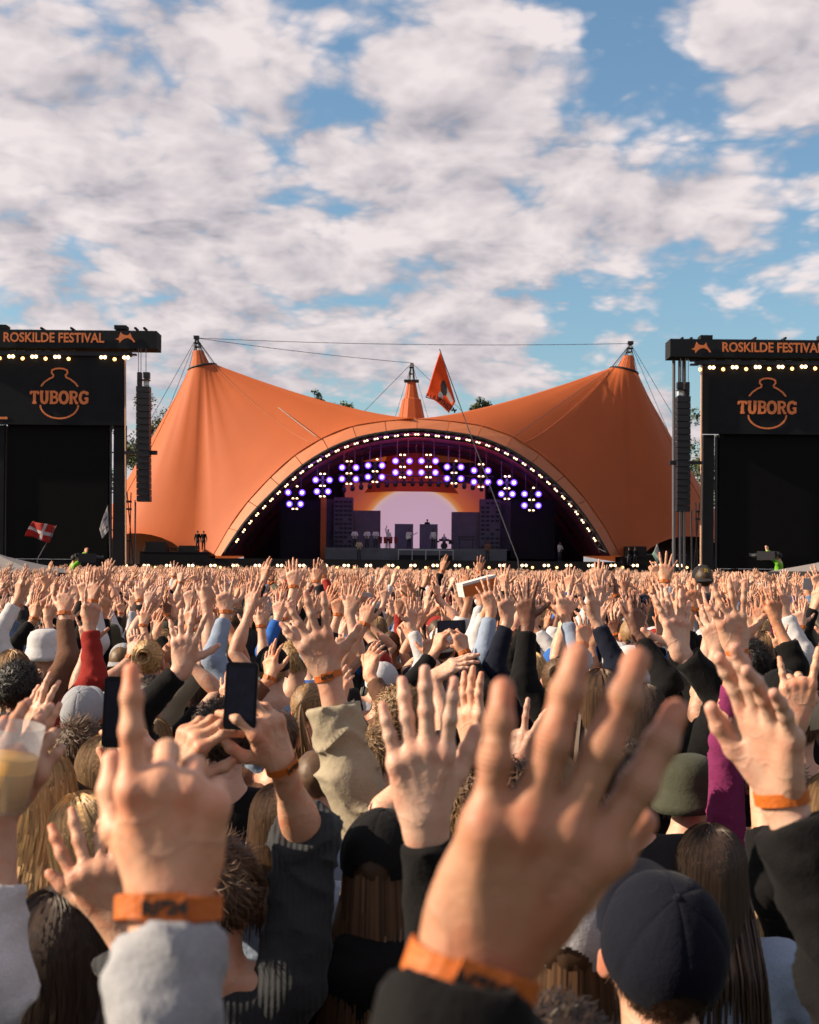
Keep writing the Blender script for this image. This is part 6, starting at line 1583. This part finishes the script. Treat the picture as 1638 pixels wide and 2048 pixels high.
# ------------------------------------------------------------------ musicians and their gear
def performer(px, Y, zf, fig, cloth, lab, yaw=0.0, sc=1.0, hs='short', hc='black'):
    v = P(px, 1100, Y); return assemble(fig, (v.x, Y, zf), lab, 3, cloth, hair_of(*HARGS[hs]), hc, yaw=R(180) + yaw, sc=sc, gname='shirt')
performer(709, 108.6, zr, FP, 'white', 'backing singer in white standing nearest the tall windowed set tower', .2)
performer(734, 108.4, zr, FP, 'white', 'middle backing singer in white before the wide grey block', -.1)
performer(751, 108.3, zr, FP, 'white', 'backing singer in white nearest the percussion', .1)
performer(776, 109.6, zr, FU, 'white', 'percussionist in white with one arm raised', 0)
performer(818, 108.5, zr, FP, 'white', 'guitarist in white before the low grey block', .3)
performer(866, 107.6, zr, FD, 'white', 'singer in white standing beside the drum kit', -.5)
performer(888, 112.0, zr, FP, 'light grey', 'drummer in pale shirt behind the drum kit', 0, .82)
performer(718, 105.2, FLOOR, FP, 'khaki', 'singer in a pale top at the front of the stage', .2, 1.02)
performer(975, 105.6, FLOOR, FD, 'brown', 'dancer in brown before the windowed set tower', -.3, 1.0)
performer(1120, 106.8, FLOOR, FP, 'white', 'stagehand in a white shirt in the dark wing', .6)
performer(854, 113.6, P(830, 1048, 113.2).z - 1.28, FD, 'dark', 'dark figure looking over the low grey block beside the drums', 0)
for k, (px, lab) in enumerate(((395, 'security guard in black at the sunlit foot of the arch, next to a colleague'), (407, 'security guard in black closest to the sunlit arch foot'), (1258, 'security guard in black crouching at the shaded arch foot'), (1270, 'security guard in black farther from the shaded arch foot'))):
    performer(px, 104.2 if k > 1 else 104.0, P(400, 1100 if k < 2 else 1122, 104).z - .0 - (.0 if k < 2 else .0), FD, 'dark', lab, R(180), .95 if k < 2 else .9)
gt = tag(bpy.data.objects.new('guitar', None), 'pale electric guitar worn by the guitarist in white', 'guitar'); link(gt); v = P(818, 1100, 108.1); gt.matrix_world = Matrix.Translation((v.x, 108.12, zr + 1.08)) @ facing((0, 0, 0)) @ Matrix.Rotation(R(24), 4, 'Z')
MB().prism([(-.30, -.10), (-.22, -.19), (-.08, -.15), (.06, -.18), (.14, -.10), (.10, 0), (.15, .10), (.05, .17), (-.08, .13), (-.22, .18), (-.30, .09)], Matrix.Translation((0, 0, 0)), .05).build('guitar_body', M_cardw, gt); MB().box((.1, -.03, .05), (.85, .03, .08)).build('neck', M_housing, gt)
dk = empty('drum_kit', (P(888, 1100, 111).x, 110.9, zr), label='dark drum kit on the riser between the low and wide blocks', cat='drum kit')
for (x, y, z, r, h) in ((0, 0, .32, .32, .45), ):
    MB().lathe([(r, 0), (r, h)], 18, M=Matrix.Translation((x, y, z)) @ Matrix.Rotation(R(90), 4, 'X')).build('bass_drum', M_housing, dk)
for (x, y, z, r, h) in ((-.3, .1, .75, .17, .22), (.3, .1, .75, .17, .22), (.65, .4, .5, .22, .4), (-.6, .4, .65, .18, .15)): MB().lathe([(r, 0), (r, h)], 14, (x, y, z)).build('drum', M_housing, dk)
for (x, y, z) in ((-.75, .2, 1.35), (.75, .2, 1.4), (-.95, .5, 1.0)):
    MB().lathe([(.25, 0), (.05, .03), (.02, .04)], 16, (x, y, z)).build('cymbal', mat('brass', (.5, .35, .1), .4, .1, metal=.9), dk); MB().tube([(x, y, 0), (x, y, z)], .015, 5).build('cymbal_stand', M_silver, dk)
pk = empty('percussion_table', (P(776, 1100, 109).x, 109.0, zr), label='percussion drums before the player with the raised arm', cat='drums')
for x in (-.7, -.25, .25, .7): MB().lathe([(.13, 0), (.17, .55), (.16, .6)], 12, (x, 0, .45)).build('conga', mat('red_drum', (.2, .02, .02), .5, .1), pk); MB().tube([(x, 0, 0), (x, 0, .46)], .03, 5).build('stand', M_silver, pk)
kb = empty('keyboard_rack', (P(932, 1100, 109).x, 109.0, zr), label='black keyboard rack before the wide grey block', cat='keyboard')
for z in (.8, 1.05): MB().box((-.75, -.2, z), (.75, .2, z + .10)).build('keyboard', M_housing, kb)
for x in (-.6, .6): MB().tube([(x, 0, 0), (x, 0, 1.05)], .03, 5).build('stand', M_steel, kb)
